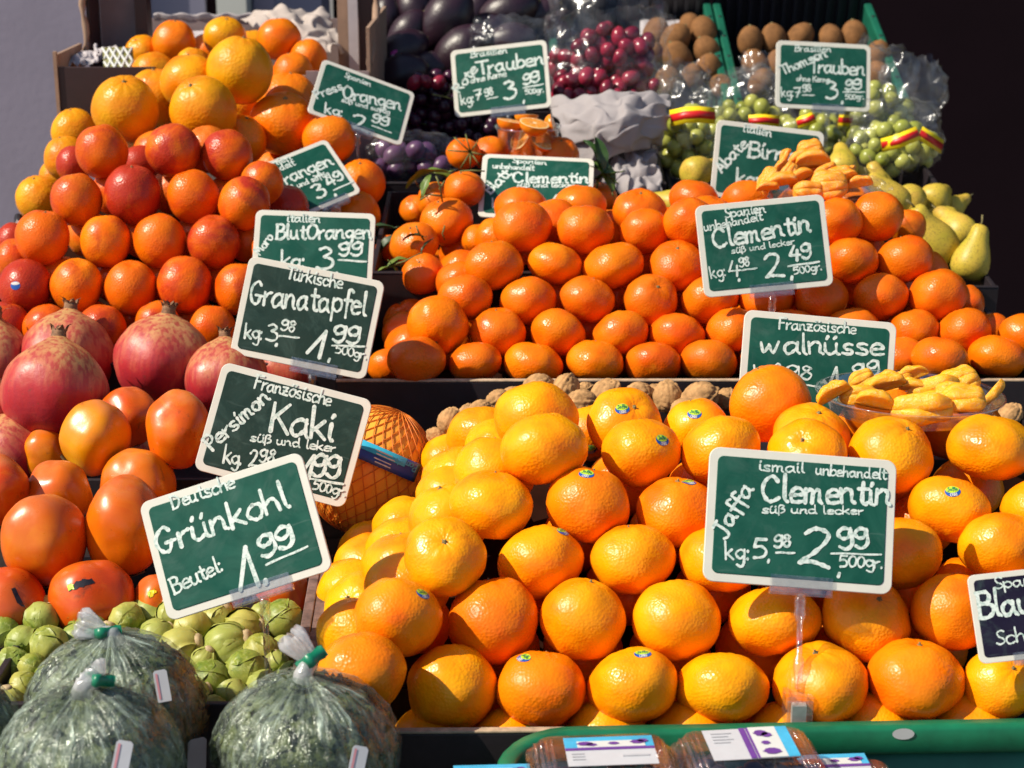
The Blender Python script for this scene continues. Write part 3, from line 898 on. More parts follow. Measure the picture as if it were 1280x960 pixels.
pom_list = [(68,488,66,1.86,img_dir(3,-.1),'yellowish pink pomegranate in front, scuffed, with a thin curled crown'),
 (84,447,60,2.00,img_dir(4,.0),'pale pink pomegranate right behind the front scuffed one'),
 (203,452,61,1.96,img_dir(8,.08),'bright red pomegranate with spiky open crown, right of the pale pair'),
 (283,474,52,1.93,img_dir(-3,-.1),'pinkish pomegranate partly behind the Kaki and Granatapfel signs, dark crown'),
 (-14,452,56,2.00,img_dir(10,.1),'red pomegranate cut off by the left picture edge, beside the pale one'),
 (362,462,44,2.02,img_dir(0,.2),'crimson pomegranate glimpsed between the Granatapfel and Kaki signs'),
 (16,566,54,1.86,img_dir(-40,.2),'dull pink pomegranate under the front scuffed one, dark spot on top'),
 (-14,520,50,1.92,img_dir(0,.2),'pomegranate at the left edge behind the dull pink one'),
 (176,566,42,1.93,img_dir(-20,.4),'pinkish red pomegranate low between the yellow persimmon and its glossy neighbour')]
for i, (x, y, rp, d, ax, lab) in enumerate(pom_list):
    me, top, bv = POMS[i % 3]
    o = place('pomegranate', me, x, y, d, rp, .055, orient(ax, i*1.3), bv=bv)
    tag(o, lab, 'pomegranate', 'pomegranates at the left')
    c = obj('crown', CROWNS[i % 4], None, o, (0, 0, top-.001))

# ---- persimmons
def persimmon_material():
    m, n, o = mat('persimmon_skin')
    oi = n.nodes.new('ShaderNodeObjectInfo'); v = coords(n)
    t = noise_tex(n, 16, 3, .5)
    col = mixc(n, 1.0, oi.outputs['Color'], ramp(n, t, [(.25, (.9, .5, .6)), (.55, (1, 1.05, 1)), (.8, (1.08, 1.6, 1.3))]), 'MULTIPLY')
    bl = noise_tex(n, 40, 4, .65)
    col = mixc(n, ramp(n, bl, [(.62, (0, 0, 0)), (.72, (.7,)*3)]), col, (.12, .035, .015))
    yl = noise_tex(n, 24, 4, .6, dist=.8)
    col = mixc(n, ramp(n, yl, [(.50, (0, 0, 0)), (.72, (.4,)*3)]), col, (.74, .25, .006))
    sz = n.nodes.new('ShaderNodeSeparateXYZ'); n.links.new(v, sz.inputs[0])
    tip = math_(n, 'MULTIPLY', ramp(n, math_(n, 'MULTIPLY', sz.outputs[2], 25.0), [(.74, (0, 0, 0)), (1.0, (.5,)*3)]), ramp(n, noise_tex(n, 55, 4, .6), [(.35, (.2,)*3), (.65, (1, 1, 1))]))
    col = mixc(n, tip, col, (.56, .20, .09))
    fl = noise_tex(n, 130, 4, .7)
    col = mixc(n, ramp(n, fl, [(.64, (0, 0, 0)), (.72, (.25,)*3)]), col, (.25, .06, .01))
    pk = noise_tex(n, 11, 2, .5)
    col = mixc(n, ramp(n, pk, [(.6, (0, 0, 0)), (.82, (.35,)*3)]), col, (.58, .16, .07))
    principled(n, o, col, ramp(n, noise_tex(n, 60, 4, .6), [(.3, (.24,)*3), (.7, (.38,)*3)]), bump(n, noise_tex(n, 70, 4, .6), .2, .0012), .5)
    return m
M['persimmon'] = persimmon_material()
M['calyx'] = simple('persimmon_calyx', (.10, .07, .03), .8, .4, 150, .4, .0008, 300)
def persimmon_mesh(seed, el):
    off = Vector((seed*5.3, 1, 8))
    def rad(d):
        s = 1/math.sqrt(d.x**2+d.y**2+(d.z/el)**2)
        a = math.atan2(d.y, d.x)
        r = s*(1+.032*math.cos(4*a+seed)*(1-d.z**2)+.13*noise.noise(d*1.1+off)+.02*noise.noise(d*3+off))
        r *= 1-.10*max(0, d.z)**2*(1-d.z*.6)
        r *= 1-.035*math.exp(-((1-d.z)/.006)) - .10*math.exp(-((1+d.z)/.05))
        return .037*r
    vs, fs = ball(40, 28, rad); me = mesh_of(vs, fs, 'persimmon'); me.materials.append(M['persimmon'])
    return me, vs[-1].z, BVHTree.FromPolygons(vs, fs)
PERS = [persimmon_mesh(0, 1.18), persimmon_mesh(1, 1.30), persimmon_mesh(2, .95), persimmon_mesh(3, 1.05)]
def calyx_mesh():
    b = MB()
    for k in range(4):
        a = math.pi/2*k
        R = Matrix.Rotation(a, 4, 'Z')
        b.grid(lambda u, v: ((u-.5)*.024*math.sin(math.pi*min(1, v*.85+.12)), .003+v*.021, -.0015+.006*v*v+.002*math.cos((u-.5)*5)), 7, 7, R)
    b.tube([(0, 0, 0), (0, 0, -.006)], .003, 8)
    me = b.mesh('calyx'); me.materials.append(M['calyx']); return me
CALYX = calyx_mesh()
PER_O, PER_Y = (.66, .105, .002, 1), (.72, .24, .002, 1)
per_list = [(118,546,42,1.76,0,img_dir(28,.1),PER_Y,'yellow persimmon leaning right, calyx at its lower right end'),
 (161,521,37,1.84,3,img_dir(10,.3),PER_O,'orange persimmon with pinkish tip behind the yellow one'),
 (221,537,39,1.76,1,img_dir(8,.0),PER_O,'tall glossy orange persimmon left of the Kaki sign'),
 (58,567,29,1.84,1,img_dir(0,.0),(.68,.16,.002,1),'narrow yellow orange persimmon half hidden left of the yellow one'),
 (72,618,42,1.69,3,img_dir(-5,.25),(.66,.13,.002,1),'orange persimmon with a pinkish scar, second in the left stack'),
 (172,607,47,1.74,3,img_dir(0,.3),(.66,.15,.002,1),'broad orange persimmon left of the top corner of the Gruenkohl sign'),
 (54,675,53,1.60,0,img_dir(0,.22),(.60,.10,.002,1),'large deep orange persimmon in front with a tiny dark speck'),
 (157,658,50,1.62,1,img_dir(4,.15),(.66,.14,.002,1),'tall amber persimmon touching the left edge of the Gruenkohl sign'),
 (-2,612,36,1.66,1,img_dir(0,.1),PER_O,'orange persimmon cut off by the left picture edge'),
 (116,748,54,1.56,2,img_dir(10,.3),(.58,.085,.004,1),'flat reddish persimmon with black sticker lying just above the sprouts'),
 (10,752,46,1.56,2,img_dir(-10,.3),(.54,.065,.004,1),'red orange persimmon with black sticker at the lower left edge'),
 (198,750,32,1.57,3,img_dir(0,.3),PER_O,'persimmon with yellow sticker peeping out left of the Gruenkohl sign corner'),
 (352,742,36,1.63,3,img_dir(0,.2),(.6,.08,.006,1),'red orange persimmon behind the rightmost sprouts next to the wooden slats'),
 (262,668,46,1.68,1,img_dir(0,.1),PER_O,'persimmon hidden behind the upper half of the Gruenkohl sign'),
 (330,664,44,1.72,0,img_dir(0,.1),PER_O,'persimmon hidden behind the right half of the Gruenkohl sign'),
 (262,745,42,1.60,2,img_dir(0,.2),PER_O,'persimmon hidden behind the lower half of the Gruenkohl sign')]
PO = []
for i, (x, y, rp, d, k, ax, c, lab) in enumerate(per_list):
    me, bot, bv = PERS[k]
    o = place('persimmon', me, x, y, d, rp, .037, orient(ax, i*.9), c, bv)
    tag(o, lab.replace('Gruenkohl', 'Gr\u00fcnkohl'), 'persimmon', 'persimmons in the left tray'); PO.append(o)
    obj('calyx', CALYX, None, o, (0, 0, bot+.0015))
def bar_sticker(o, px, py, L, w, ang, m1, m2):
    """long narrow sticker that follows the skin, with a coloured tip"""
    rec = [t for t in FR if t[0] is o][0]; bv = rec[2]; s = o.scale.x; q = o.rotation_quaternion; qi = q.inverted(); loc = Vector(o.location)
    a = math.radians(ang); b = MB(); b2 = MB()
    def on(u, v, z):
        p = U(px, py, (loc-CAM).dot(FW)*.97) + (RT*math.cos(a)-UP*math.sin(a))*u + (UP*math.cos(a)+RT*math.sin(a))*v
        h, _, _, _ = bv.find_nearest((qi @ (p-loc))/s)
        return h*(1+(.0004+z)/h.length/s)
    b.grid(lambda u, v: on((u-.5)*L, (v-.5)*w, 0), 16, 5)
    st = b.build('sticker', m1, o)
    b2.grid(lambda u, v: on((-.5+u*.24)*L, (v-.5)*w*.8, .0003), 6, 4)
    b2.build('sticker_emblem', m2, st)
    return st
bar_sticker(PO[9], 98, 722, .036, .007, -22, M['black_print'], M['sticker_green'])
bar_sticker(PO[10], 42, 740, .034, .008, 50, M['black_print'], M['black_print'])
bar_sticker(PO[11], 184, 733, .018, .010, -25, M['yellow_label'], M['sticker_green'])

# ---- Brussels sprouts
def sprout_material():
    m, n, o = mat('sprout_leaf')
    v = coords(n)
    t = noise_tex(n, 75, 5, .65, dist=1.2)
    cc = ramp(n, t, [(.34, (.06, .14, .006)), (.50, (.165, .21, .013)), (.76, (.31, .34, .045))])
    mp = n.nodes.new('ShaderNodeMapping'); mp.inputs['Scale'].default_value = (260, 260, 60); n.links.new(v, mp.inputs[0])
    ve = node(n, 'TexNoise', Scale=1.0, Detail=4.0, Distortion=1.0); n.links.new(mp.outputs[0], ve.inputs['Vector'])
    sz = n.nodes.new('ShaderNodeSeparateXYZ'); n.links.new(v, sz.inputs[0])
    pale = ramp(n, math_(n, 'MULTIPLY_ADD', sz.outputs[2], -26.0), [(.0, (0, 0, 0)), (.45, (.75,)*3)])
    cc = mixc(n, pale, cc, (.44, .43, .11))
    oi = n.nodes.new('ShaderNodeObjectInfo')
    cc = mixc(n, 1.0, cc, ramp(n, oi.outputs['Random'], [(.0, (.62, .78, .6)), (.5, (1, 1, 1)), (1.0, (1.15, 1.0, .9))]), 'MULTIPLY')
    vein = ramp(n, ve.outputs[0], [(.55, (0, 0, 0)), (.66, (.4,)*3)])
    cc = mixc(n, vein, cc, (.42, .44, .17))
    br = noise_tex(n, 30, 4, .6)
    cc = mixc(n, ramp(n, br, [(.64, (0, 0, 0)), (.74, (.6,)*3)]), cc, (.36, .25, .07))
    nm = bump(n, ve.outputs[0], .2, .0008, bump(n, noise_tex(n, 110, 3, .5), .35, .0012))
    principled(n, o, cc, .45, nm, .4)
    return m
M['sprout'] = sprout_material()
M['sprout_cut'] = simple('sprout_cut_base', (.48, .36, .20), .7, .3, 150, .3, .0006, 300)
def sprout_mesh(seed):
    rd = random.Random(seed); b = MB(); off = Vector((seed*3.7, 0, 5))
    vs, fs = ball(20, 14, lambda d: .0150*(1+.08*noise.noise(d*2+off)))
    b.add(vs, fs)
    for k in range(6):
        a0 = k*2.4+rd.uniform(-.3, .3); top = rd.uniform(-.95, -.15) if k < 4 else rd.uniform(.1, .8); wid = rd.uniform(1.5, 2.1); rr = .0153+.00022*(6-k)
        lift = rd.uniform(.0003, .0012)
        def fn(u, v):
            th = math.pi*.95*(1-v)+v*top               # from the base up and over the top
            lat = (u-.5)*2*wid*math.sqrt(max(.003, 1-max(0, (v-.45)/.55)**2))*min(1, .35+v*2)
            d = Vector((math.sin(th), 0, math.cos(th)))
            d = Vector((d.x*math.cos(lat*.62), math.sin(lat*.62), d.z*math.cos(lat*.62))).normalized()
            d = Matrix.Rotation(a0, 3, 'Z') @ d
            edge = max(abs(u-.5)*2, v)**9
            r = rr+lift*edge+.0005*math.sin(u*14+k)*edge+.0011*noise.noise(d*2.5+Vector((k, seed, 0)))+.00035*noise.noise(d*9)+.0006*math.exp(-((u-.5)/.04)**2)*(1-v)
            return d*r
        b.grid(fn, 15, 15)
    me = b.mesh('sprout'); me.materials.append(M['sprout']); return me
SPR = [sprout_mesh(i) for i in range(5)]
cutb = MB(); cutb.lathe([(.0001, -.0188), (.0045, -.0186), (.0062, -.0170), (.0066, -.0135)], 14)
CUT = cutb.mesh('cut_base'); CUT.materials.append(M['sprout_cut'])
spr_list = [(20,770,27),(52,775,21),(84,766,22),(110,772,25),(158,776,22),(187,768,24),(28,803,20),(62,806,23),(16,832,22),(40,834,17),(195,795,21),(225,812,27),(284,808,29),(305,785,24),
 (354,774,24),(262,851,25),(308,838,25),(326,815,22),(345,830,16),(5,790,18),(130,800,20),(240,785,22),(270,775,22),(330,770,18),(215,770,20),(150,815,20),(95,800,20),(180,830,20),(30,860,20),
 (265,890,20),(240,870,22),(290,870,20),(330,860,22),(355,812,18),(200,850,20),(10,880,20),(60,850,18),(365,845,18),(255,825,16),(135,768,18),(60,760,16)]
items = [Item(x, y, 2.1*r, 2.1*r, d=1.56-.13*(y-760)/130, row='s', i=i) for i, (x, y, r) in enumerate(spr_list)]
relax(items, tol=.8)
spr_words = {0:'large pale green sprout at the far left edge, above the kale bags',2:'dark veined sprout just below the flat reddish persimmon',3:'pale sprout directly behind the back kale bag tuft',
 5:'pale sprout under the lower left corner of the Grünkohl sign',11:'sprout with brown cut base below the Grünkohl sign, left one',12:'large sprout with tan cut base, right of centre under the Grünkohl sign',
 13:'sprout with brown cut end directly under the Grünkohl sign edge',14:'sprout at the far right beside the wooden slats',15:'lowest bright sprout, between the two kale bag groups',16:'sprout resting just behind the right kale bag, left of its tuft'}
for it in items:
    i = it.kw['i']
    ax = img_dir(RND.uniform(-180, 180), RND.uniform(-.2, .9))
    if i in (11, 12, 13): ax = -img_dir(65+RND.uniform(-15, 20), .15)
    if i in (15, 16, 14): ax = img_dir(-20, .5)
    o = place('brussels_sprout', SPR[i % 5], it.px, it.py, it.d, it.w/2, .0165, orient(ax, RND.uniform(0, 6)))
    L = sorted(items, key=lambda q: q.px)
    if i in spr_words: lab = spr_words[i]
    else:
        bands = ('upper', 0, 786), ('middle', 786, 822), ('lower', 822, 999)
        bn, lo, hi = next(q for q in bands if q[1] <= spr_list[i][1] < q[2])
        B = [j for j in range(len(spr_list)) if lo <= spr_list[j][1] < hi]
        B.sort(key=lambda j: spr_list[j][0])
        lab = 'green sprout, %s in the %s band of the sprout heap' % (rank(B.index(i), len(B)), bn)
    tag(o, lab, 'brussels sprout', 'loose brussels sprouts')
    obj('cut_base', CUT, None, o)

# ---- walnuts
M['walnut'] = simple('walnut_shell', (.42, .235, .10), .8, .35, 90, .5, .0012, 220, spec=.15)
def walnut_mesh(seed):
    off = Vector((seed*9.1, 4, 2))
    def rad(d):
        s = 1/math.sqrt(d.x**2+(d.y/.94)**2+(d.z/1.14)**2)
        n1 = noise.noise(Vector((d.x*3.2, d.y*3.2, d.z*1.6))+off); n2 = noise.noise(Vector((d.x*8, d.y*8, d.z*4))+off)
        r = s*(1-.09*max(0, .35-abs(n1))*2.2-.045*max(0, .3-abs(n2))*2)
        r += .075*math.exp(-(d.y/.07)**2)*(.7+.3*abs(d.z)) - .03*math.exp(-((abs(d.y)-.16)/.06)**2)
        r += .10*math.exp(-((1-d.z)/.02))
        return .0185*r
    vs, fs = ball(64, 40, rad); me = mesh_of(vs, fs, 'walnut'); me.materials.append(M['walnut']); return me
WAL = [walnut_mesh(i) for i in range(5)]
wal_list = [(562,527,17,22,1.80,20),(546,546,13,13,1.78,-60),(622,500,15,13,1.86,60),(641,496,15,14,1.87,80),(672,484,19,15,1.88,70),(707,487,20,21,1.88,20),(730,488,12,10,1.92,60),(727,503,19,15,1.83,90),
 (757,492,20,15,1.87,50),(797,494,19,15,1.88,70),(834,497,20,19,1.87,0),(818,490,12,10,1.93,70),(874,499,24,17,1.86,60),(906,500,15,14,1.88,30),(600,512,14,12,1.84,70),(585,518,14,13,1.86,30),
 (1164,543,12,12,1.80,20),(1158,532,12,12,1.84,60),(690,502,16,14,1.86,10),(775,508,17,14,1.85,30),(855,512,17,14,1.84,80),(930,505,17,15,1.88,10),(960,505,17,15,1.89,40),(995,510,17,15,1.86,80),(1030,512,17,15,1.88,20),(1062,520,17,15,1.84,50),
 (1095,515,17,15,1.86,70),(1130,525,17,15,1.84,10),(1195,520,17,15,1.86,30),(1230,518,17,15,1.86,60),(1262,520,17,15,1.85,40)]
items = [Item(x, y, 2*a, 2*b_, d=d, row='w', i=i, ang=an) for i, (x, y, a, b_, d, an) in enumerate(wal_list)]
relax(items, tol=.8)
wal_words = {0:'walnut beside the netted pomelo, standing on end with a dark seam',1:'small walnut lowest beside the netted pomelo',4:'walnut leaning on the black board, left of the pitted one',5:'walnut with a pitted shell, standing upright above the heap crest',
 7:'round walnut with radiating grooves just before the pitted one',8:'walnut with grooved shell in the middle of the walnut row',9:'smooth pale walnut left of the upright ridged one',10:'walnut standing upright with a bold vertical ridge',12:'broad pale walnut left of the large deep orange clementine',
 16:'shaded walnut in the gap under the segment plate, lower one',17:'shaded walnut in the gap under the segment plate, upper one'}
for it in items:
    i = it.kw['i']
    o = place('walnut', WAL[i % 5], it.px, it.py, it.d, it.w/2, .0195, orient(img_dir(it.kw['ang'], RND.uniform(-.2, .4)), RND.uniform(-.5, .5)))
    tag(o, wal_words.get(i) or 'walnut behind the front heap, %s in the walnut row' % rank(sorted(range(len(wal_list)), key=lambda j: wal_list[j][0]).index(i), len(wal_list)), 'walnut', 'loose walnuts behind the front heap')

# ---- pears
def pear_material():
    m, n, o = mat('pear_skin')
    t = noise_tex(n, 26, 3, .5)
    cc = ramp(n, t, [(.3, (.42, .34, .03)), (.55, (.56, .39, .045)), (.8, (.58, .34, .06))])
    sp = noise_tex(n, 300, 3, .7)
    cc = mixc(n, ramp(n, sp, [(.52, (0, 0, 0)), (.64, (.7,)*3)]), cc, (.20, .13, .03))
    ru = noise_tex(n, 18, 3, .6)
    cc = mixc(n, ramp(n, ru, [(.62, (0, 0, 0)), (.75, (.6,)*3)]), cc, (.26, .15, .05))
    principled(n, o, cc, .45, bump(n, sp, .12, .0004), .4)
    return m
M['pear'] = pear_material()
def pear_mesh(seed):
    rd = random.Random(seed); b = MB()
    prof = [(.0005, -.040), (.006, -.0405), (.016, -.040), (.026, -.035), (.0325, -.024), (.034, -.010), (.0315, .004), (.0265, .018), (.021, .030), (.0175, .042), (.015, .052), (.011, .058), (.005, .060), (.0005, .0595)]
    vs = []
    b.lathe([tuple(p) for p in prof], 30)
    bend = rd.uniform(-.25, .25); off = Vector((seed, 2, 3))
    out = []
    for v in b.v:
        t = max(0, v.z)/.06
        d = v*1.0; k = 1+.08*noise.noise(v*28+off)
        out.append(Vector((v.x*k+bend*.03*t*t, v.y*k, v.z)))
    me = mesh_of(out, b.f, 'pear'); me.materials.append(M['pear'])
    return me, bend*.03
PEARS = [pear_mesh(i) for i in range(3)]
pstem = MB(); pstem.tube([(0, 0, -.002), (.001, 0, .008), (.004, .001, .018)], [.0022, .0015, .0019], 7)
PSTEM = pstem.mesh('stem'); PSTEM.materials.append(M['stem'])
pear_list = [(1139,250,21,2.46,img_dir(60,-.85),'pear seen from its round end, brown dimple below, middle of pear row'),
 (1170,247,20,2.52,img_dir(50,-.75),'green pear behind, at the top of the pear heap'),
 (1193,258,15,2.56,img_dir(60,-.5),'green pear at the back right corner of the pear tray'),
 (1176,275,18,2.46,img_dir(-80,-.3),'small shaded green pear between the upper pears'),
 (1166,300,28,2.36,img_dir(-38,.25),'yellow pear leaning left with russet mark, right behind the clementines'),
 (1196,286,22,2.42,img_dir(-30,-.5),'round yellow pear with speckled russet top near the right end'),
 (1216,322,24,2.33,img_dir(18,.1),'tall speckled pear with green neck at the front right corner of its tray'),
 (1112,246,22,2.40,img_dir(-42,.2),'long yellow pear leaning left beside the peeled clementines'),
 (1090,226,16,2.46,img_dir(-60,.1),'yellow pear tip just above the peeled clementines'),
 (1100,232,18,2.54,img_dir(-20,.0),'brownish russet pear below the grape bag'),
 (874,214,20,2.50,img_dir(70,-.7),'round pale yellow pear in front of the left grape bag'),
 (838,252,16,2.40,img_dir(-70,-.4),'pear tip peeking behind the clementine crest, below the left grape bag'),
 (1053,205,20,2.44,img_dir(10,-.7),'yellow pear right behind the peeled clementines'),
 (925,262,24,2.50,img_dir(70,-.3),'pear hidden behind the Abate Birnen sign'),
 (985,258,24,2.50,img_dir(70,-.3),'pear hidden behind the heap of peeled clementines'),
 (1150,330,26,2.44,img_dir(-70,-.3),'pear hidden low behind the right flank of the clementines')]
for i, (x, y, rp, d, ax, lab) in enumerate(pear_list):
    me, bx = PEARS[i % 3]
    o = place('pear', me, x, y, d, rp, .034, orient(ax, i*1.1))
    tag(o, lab, 'pear', 'pears in the right tray')
    obj('stem', PSTEM, None, o, (bx, 0, .0585))

# ---- kiwis, avocados
M['kiwi'] = simple('kiwi_fuzz', (.20, .09, .032), .8, .3, 60, .6, .0008, 700, spec=.2)
vs, fs = ball(28, 18, lambda d: .024*(1/math.sqrt(d.x**2+d.y**2+(d.z/1.25)**2))*(1+.04*noise.noise(d*1.4)))
KIWI = mesh_of(vs, fs, 'kiwi'); KIWI.materials.append(M['kiwi'])
ktip = MB(); ktip.lathe([(.0001, .0318), (.0022, .0315), (.0032, .0296)], 10); KTIP = ktip.mesh('stem_end'); KTIP.materials.append(M['stem'])
kiw = [(820,42,18),(844,50,19),(847,74,20),(879,40,18),(884,64,17),(885,88,18),(902,108,15),(836,102,18),(862,32,15),(815,70,16),(866,98,16)]
kiw2 = [(938,52,17),(967,49,17),(1000,47,17),(1038,48,16),(1068,46,18),(944,80,17),(1097,70,17),(1098,95,17),(975,80,17),(1010,78,17),(1045,80,17),(1075,82,16),(952,104,17),(1020,105,17),(1065,110,16)]
k_lab = ['kiwi leftmost in the back row of the left crate, beside grapes','kiwi second in the back row of the left crate, catching sun','kiwi in front of the sunlit one, in the left crate','kiwi at the top right of the left crate, next to the green divider','kiwi in the middle of the right column of the left crate','kiwi wrapped behind clear film in the right column of the left crate','lowest kiwi of the left crate, beside the green divider','lowest kiwi of the left crate, behind clear film at left']
k_lab2 = ['dark kiwi at the left end of the right crate','kiwi left of the Thomson Trauben sign, in the back row','kiwi just above the upper left corner of the Thomson Trauben sign','kiwi above the middle of the Thomson Trauben sign','large kiwi above the right corner of the Thomson Trauben sign','dark kiwi below the leftmost one of the right crate','kiwi right of the Thomson Trauben sign, upper','kiwi right of the Thomson Trauben sign, lower']
for L, labs, dd, nm in ((kiw, k_lab, 3.02, 'left'), (kiw2, k_lab2, 3.02, 'right')):
    its = [Item(x, y, 2*r, 2*r, d=dd-(y-60)*.0021, row='k', i=i) for i, (x, y, r) in enumerate(L)]
    relax(its, tol=.85)
    for it in its:
        i = it.kw['i']
        o = place('kiwi', KIWI, it.px, it.py, it.d, it.w/2, .0255, orient(img_dir(RND.uniform(-40, 40), RND.uniform(-.6, .4)), RND.random()*6))
        tag(o, labs[i] if i < len(labs) else 'kiwi mostly hidden among the others in the %s crate' % nm, 'kiwi', 'kiwis in the green crates')
        obj('stem_end', KTIP, None, o)
def avo_material():
    m, n, o = mat('dark_avocado_skin')
    t = noise_tex(n, 30, 4, .6)
    cc = ramp(n, t, [(.3, (.013, .004, .010)), (.6, (.024, .008, .017)), (.85, (.034, .018, .012))])
    principled(n, o, cc, .4, bump(n, noise_tex(n, 220, 3, .5), .4, .0012), .5)
    return m
M['avocado'] = avo_material()
def avo_rad(d):
    r = 1/math.sqrt(d.x**2+d.y**2+(d.z/1.6)**2)
    return .034*r*(1-.16*max(0, d.z)**1.5)*(1+.03*noise.noise(d*1.5))
vs, fs = ball(36, 24, avo_rad); AVO = mesh_of(vs, fs, 'avocado'); AVO.materials.append(M['avocado'])
AVT = MB().lathe([(.0001, .0475), (.003, .047), (.0036, .0435)], 10).mesh('stem_end'); AVT.materials.append(M['stem'])
avo = [(518,12,23,3.0,-20,'avocado at the top left with a sheen, highest in its row'),(560,22,31,2.95,32,'large shiny avocado leaning right, centre of the avocado heap'),(512,38,22,2.95,40,'avocado left of the large leaning one'),
 (506,62,25,2.90,60,'avocado with a pink and white sticker at the left'),(502,94,26,2.84,70,'lowest avocado at the left, just above the dark grapes'),(582,62,30,2.90,55,'brownish avocado behind the Rote Trauben sign corner'),
 (612,42,26,2.98,80,'dark avocado right of the large leaning one'),(540,86,22,2.9,90,'avocado low behind the dark grapes'),(484,20,20,3.0,0,'avocado at the left edge next to the cardboard box'),(640,14,27,3.04,70,'reddish dark avocado under plastic at the top'),
 (676,20,22,3.06,60,'dark avocado under plastic beside the red grapes'),(598,8,24,3.08,20,'dark avocado at the top edge of the picture'),(640,52,24,2.96,80,'avocado behind the top edge of the Rote Trauben sign')]
AO = []
for i, (x, y, rp, d, an, lab) in enumerate(avo):
    o = place('avocado', AVO, x, y, d, rp, .034, orient(img_dir(an, RND.uniform(-.4, .2)), i))
    tag(o, lab, 'avocado', 'dark avocados at the back'); AO.append(o)
    obj('stem_end', AVT, None, o)
stk = MB()
bvA = BVHTree.FromPolygons(vs, fs)
FR.append((AO[3], 0, bvA))
bar_sticker(AO[3], 488, 63, .022, .016, -70, M['magenta'], M['white'])

# ---- leafy clementines
def leaf_mesh(seed, L=.06, W=.024):
    rd = random.Random(seed); b = MB(); c = rd.uniform(.15, .5); fold = rd.uniform(.1, .5); tw = rd.uniform(-.5, .5)
    def fn(u, v):
        x = (u-.5)*2; ww = W*math.sin(math.pi*min(1, v*.93+.05))**.8*.5
        y = v*L; z = c*L*(v-v*v)*1.2 + fold*abs(x)*ww + .0012*math.sin(v*14+seed+x)*abs(x)
        a = tw*v
        return (x*ww*math.cos(a)-(z*.3)*math.sin(a), y, z*math.cos(a)+x*ww*math.sin(a))
    b.grid(fn, 9, 14)
    b.tube([fn(.5, k/8) for k in range(9)], [.0011]*3+[.0007]*6, 5)
    b.tube([(0, 0, 0), (0, -.008, -.001)], .001, 5)
    me = b.mesh('leaf'); return me
def leaf_mat():
    m, n, o = mat('citrus_leaf')
    oi = n.nodes.new('ShaderNodeObjectInfo')
    cc = mixc(n, 1.0, oi.outputs['Color'], ramp(n, noise_tex(n, 60, 4, .6), [(.3, (.7, .8, .6)), (.7, (1.2, 1.1, 1.2))]), 'MULTIPLY')
    p = principled(n, o, cc, .38, bump(n, noise_tex(n, 200, 3, .5), .2, .0006), .5)
    return m
M['leaf'] = leaf_mat()
LEAF = [leaf_mesh(i) for i in range(4)]
for l in LEAF: l.materials.append(M['leaf'])
LEAFC = []
lc = [(580,236,26,2.30,'leafy clementine left of the Blatt Clementin sign'),(556,277,33,2.24,'leafy clementine with a stem, below and left of the Blatt Clementin sign'),(520,306,31,2.20,'leafy clementine with twig and small leaf, lower left of the heap'),
 (578,192,22,2.40,'leafy clementine with a withered twig star at the top left'),(613,193,24,2.42,'leafy clementine under the tub, left'),(700,194,24,2.42,'leafy clementine under the tub, right'),(530,342,27,2.13,'clementine at the left front corner of the leafy heap'),
 (545,250,24,2.34,'reddish leafy clementine in shade behind the big leaf'),(520,262,20,2.36,'red orange leafy clementine at the shaded left side'),(487,310,18,2.28,'shaded red clementine by the dark leaf at left'),(752,246,20,2.36,'leafy clementine right of the Blatt Clementin sign'),
 (655,205,24,2.42,'leafy clementine right under the tub of cut halves'),(660,240,26,2.40,'leafy clementine behind the Blatt Clementin sign, left'),(710,240,26,2.40,'leafy clementine behind the Blatt Clementin sign, right'),(622,228,24,2.42,'leafy clementine hidden at the upper left corner of its sign'),
 (600,300,22,2.22,'clementine hidden between the leafy heap and the middle heap')]
items = [Item(x, y, 2*r, 2*r*.9, d=d, row='l', lab=l) for x, y, r, d, l in lc]
relax(items)
for i, it in enumerate(items):
    o = citrus('clementine', 'leafy_clementine', it.pos(), it.r, .88, vary((.74, .15, .002), .06), tilt=(math.radians(RND.uniform(0, 35)), math.radians(RND.uniform(-25, 15))))
    tag(o, it.kw['lab'], 'clementine', 'clementines with leaves'); LEAFC.append(o)
GL, GD, GB = (.10, .16, .02, 1), (.02, .045, .012, 1), (.10, .05, .012, 1)
def leaf_on(o, px, py, d, ang, toward, L, color, k=0):
    """a leaf as part of its fruit, at its seen place"""
    l = obj('leaf', LEAF[k % 4], None, o)
    Mw = Matrix.Translation(U(px, py, d)) @ (orient(img_dir(ang, toward), 0).to_matrix().to_4x4() @ Matrix.Rotation(math.radians(-90), 4, 'X')) @ Matrix.Scale(L/.06, 4)
    base = Matrix.LocRotScale(o.location, o.rotation_quaternion, o.scale)
    l.matrix_local = base.inverted() @ Mw
    l.color = color
    return l
def twig_on(o, pts, r=.0012):
    base = Matrix.LocRotScale(o.location, o.rotation_quaternion, o.scale).inverted()
    return MB().tube([base @ U(*p) for p in pts], r/o.scale.x, 6).build('twig', M['green_stem'], o)
A = LEAFC
leaf_on(A[7], 540, 268, 2.27, 25, .3, .085, GL, 1); leaf_on(A[7], 560, 215, 2.30, 70, .2, .06, GL, 2)
leaf_on(A[7], 522, 232, 2.32, -20, .2, .07, GB, 0); leaf_on(A[3], 540, 215, 2.40, -60, .1, .06, (.12, .15, .02, 1), 3)
leaf_on(A[9], 492, 285, 2.24, 70, .3, .06, GD, 2); leaf_on(A[9], 500, 290, 2.23, 40, .1, .05, GD, 1); leaf_on(A[9], 478, 305, 2.25, 100, .2, .045, GD, 0)
for (px, py, an, L) in ((489, 331, -75, .032), (487, 328, -25, .03), (492, 333, 55, .034), (484, 334, -110, .03)): leaf_on(A[2], px, py, 2.13, an, .25, L, (.13, .19, .03, 1), int(px))
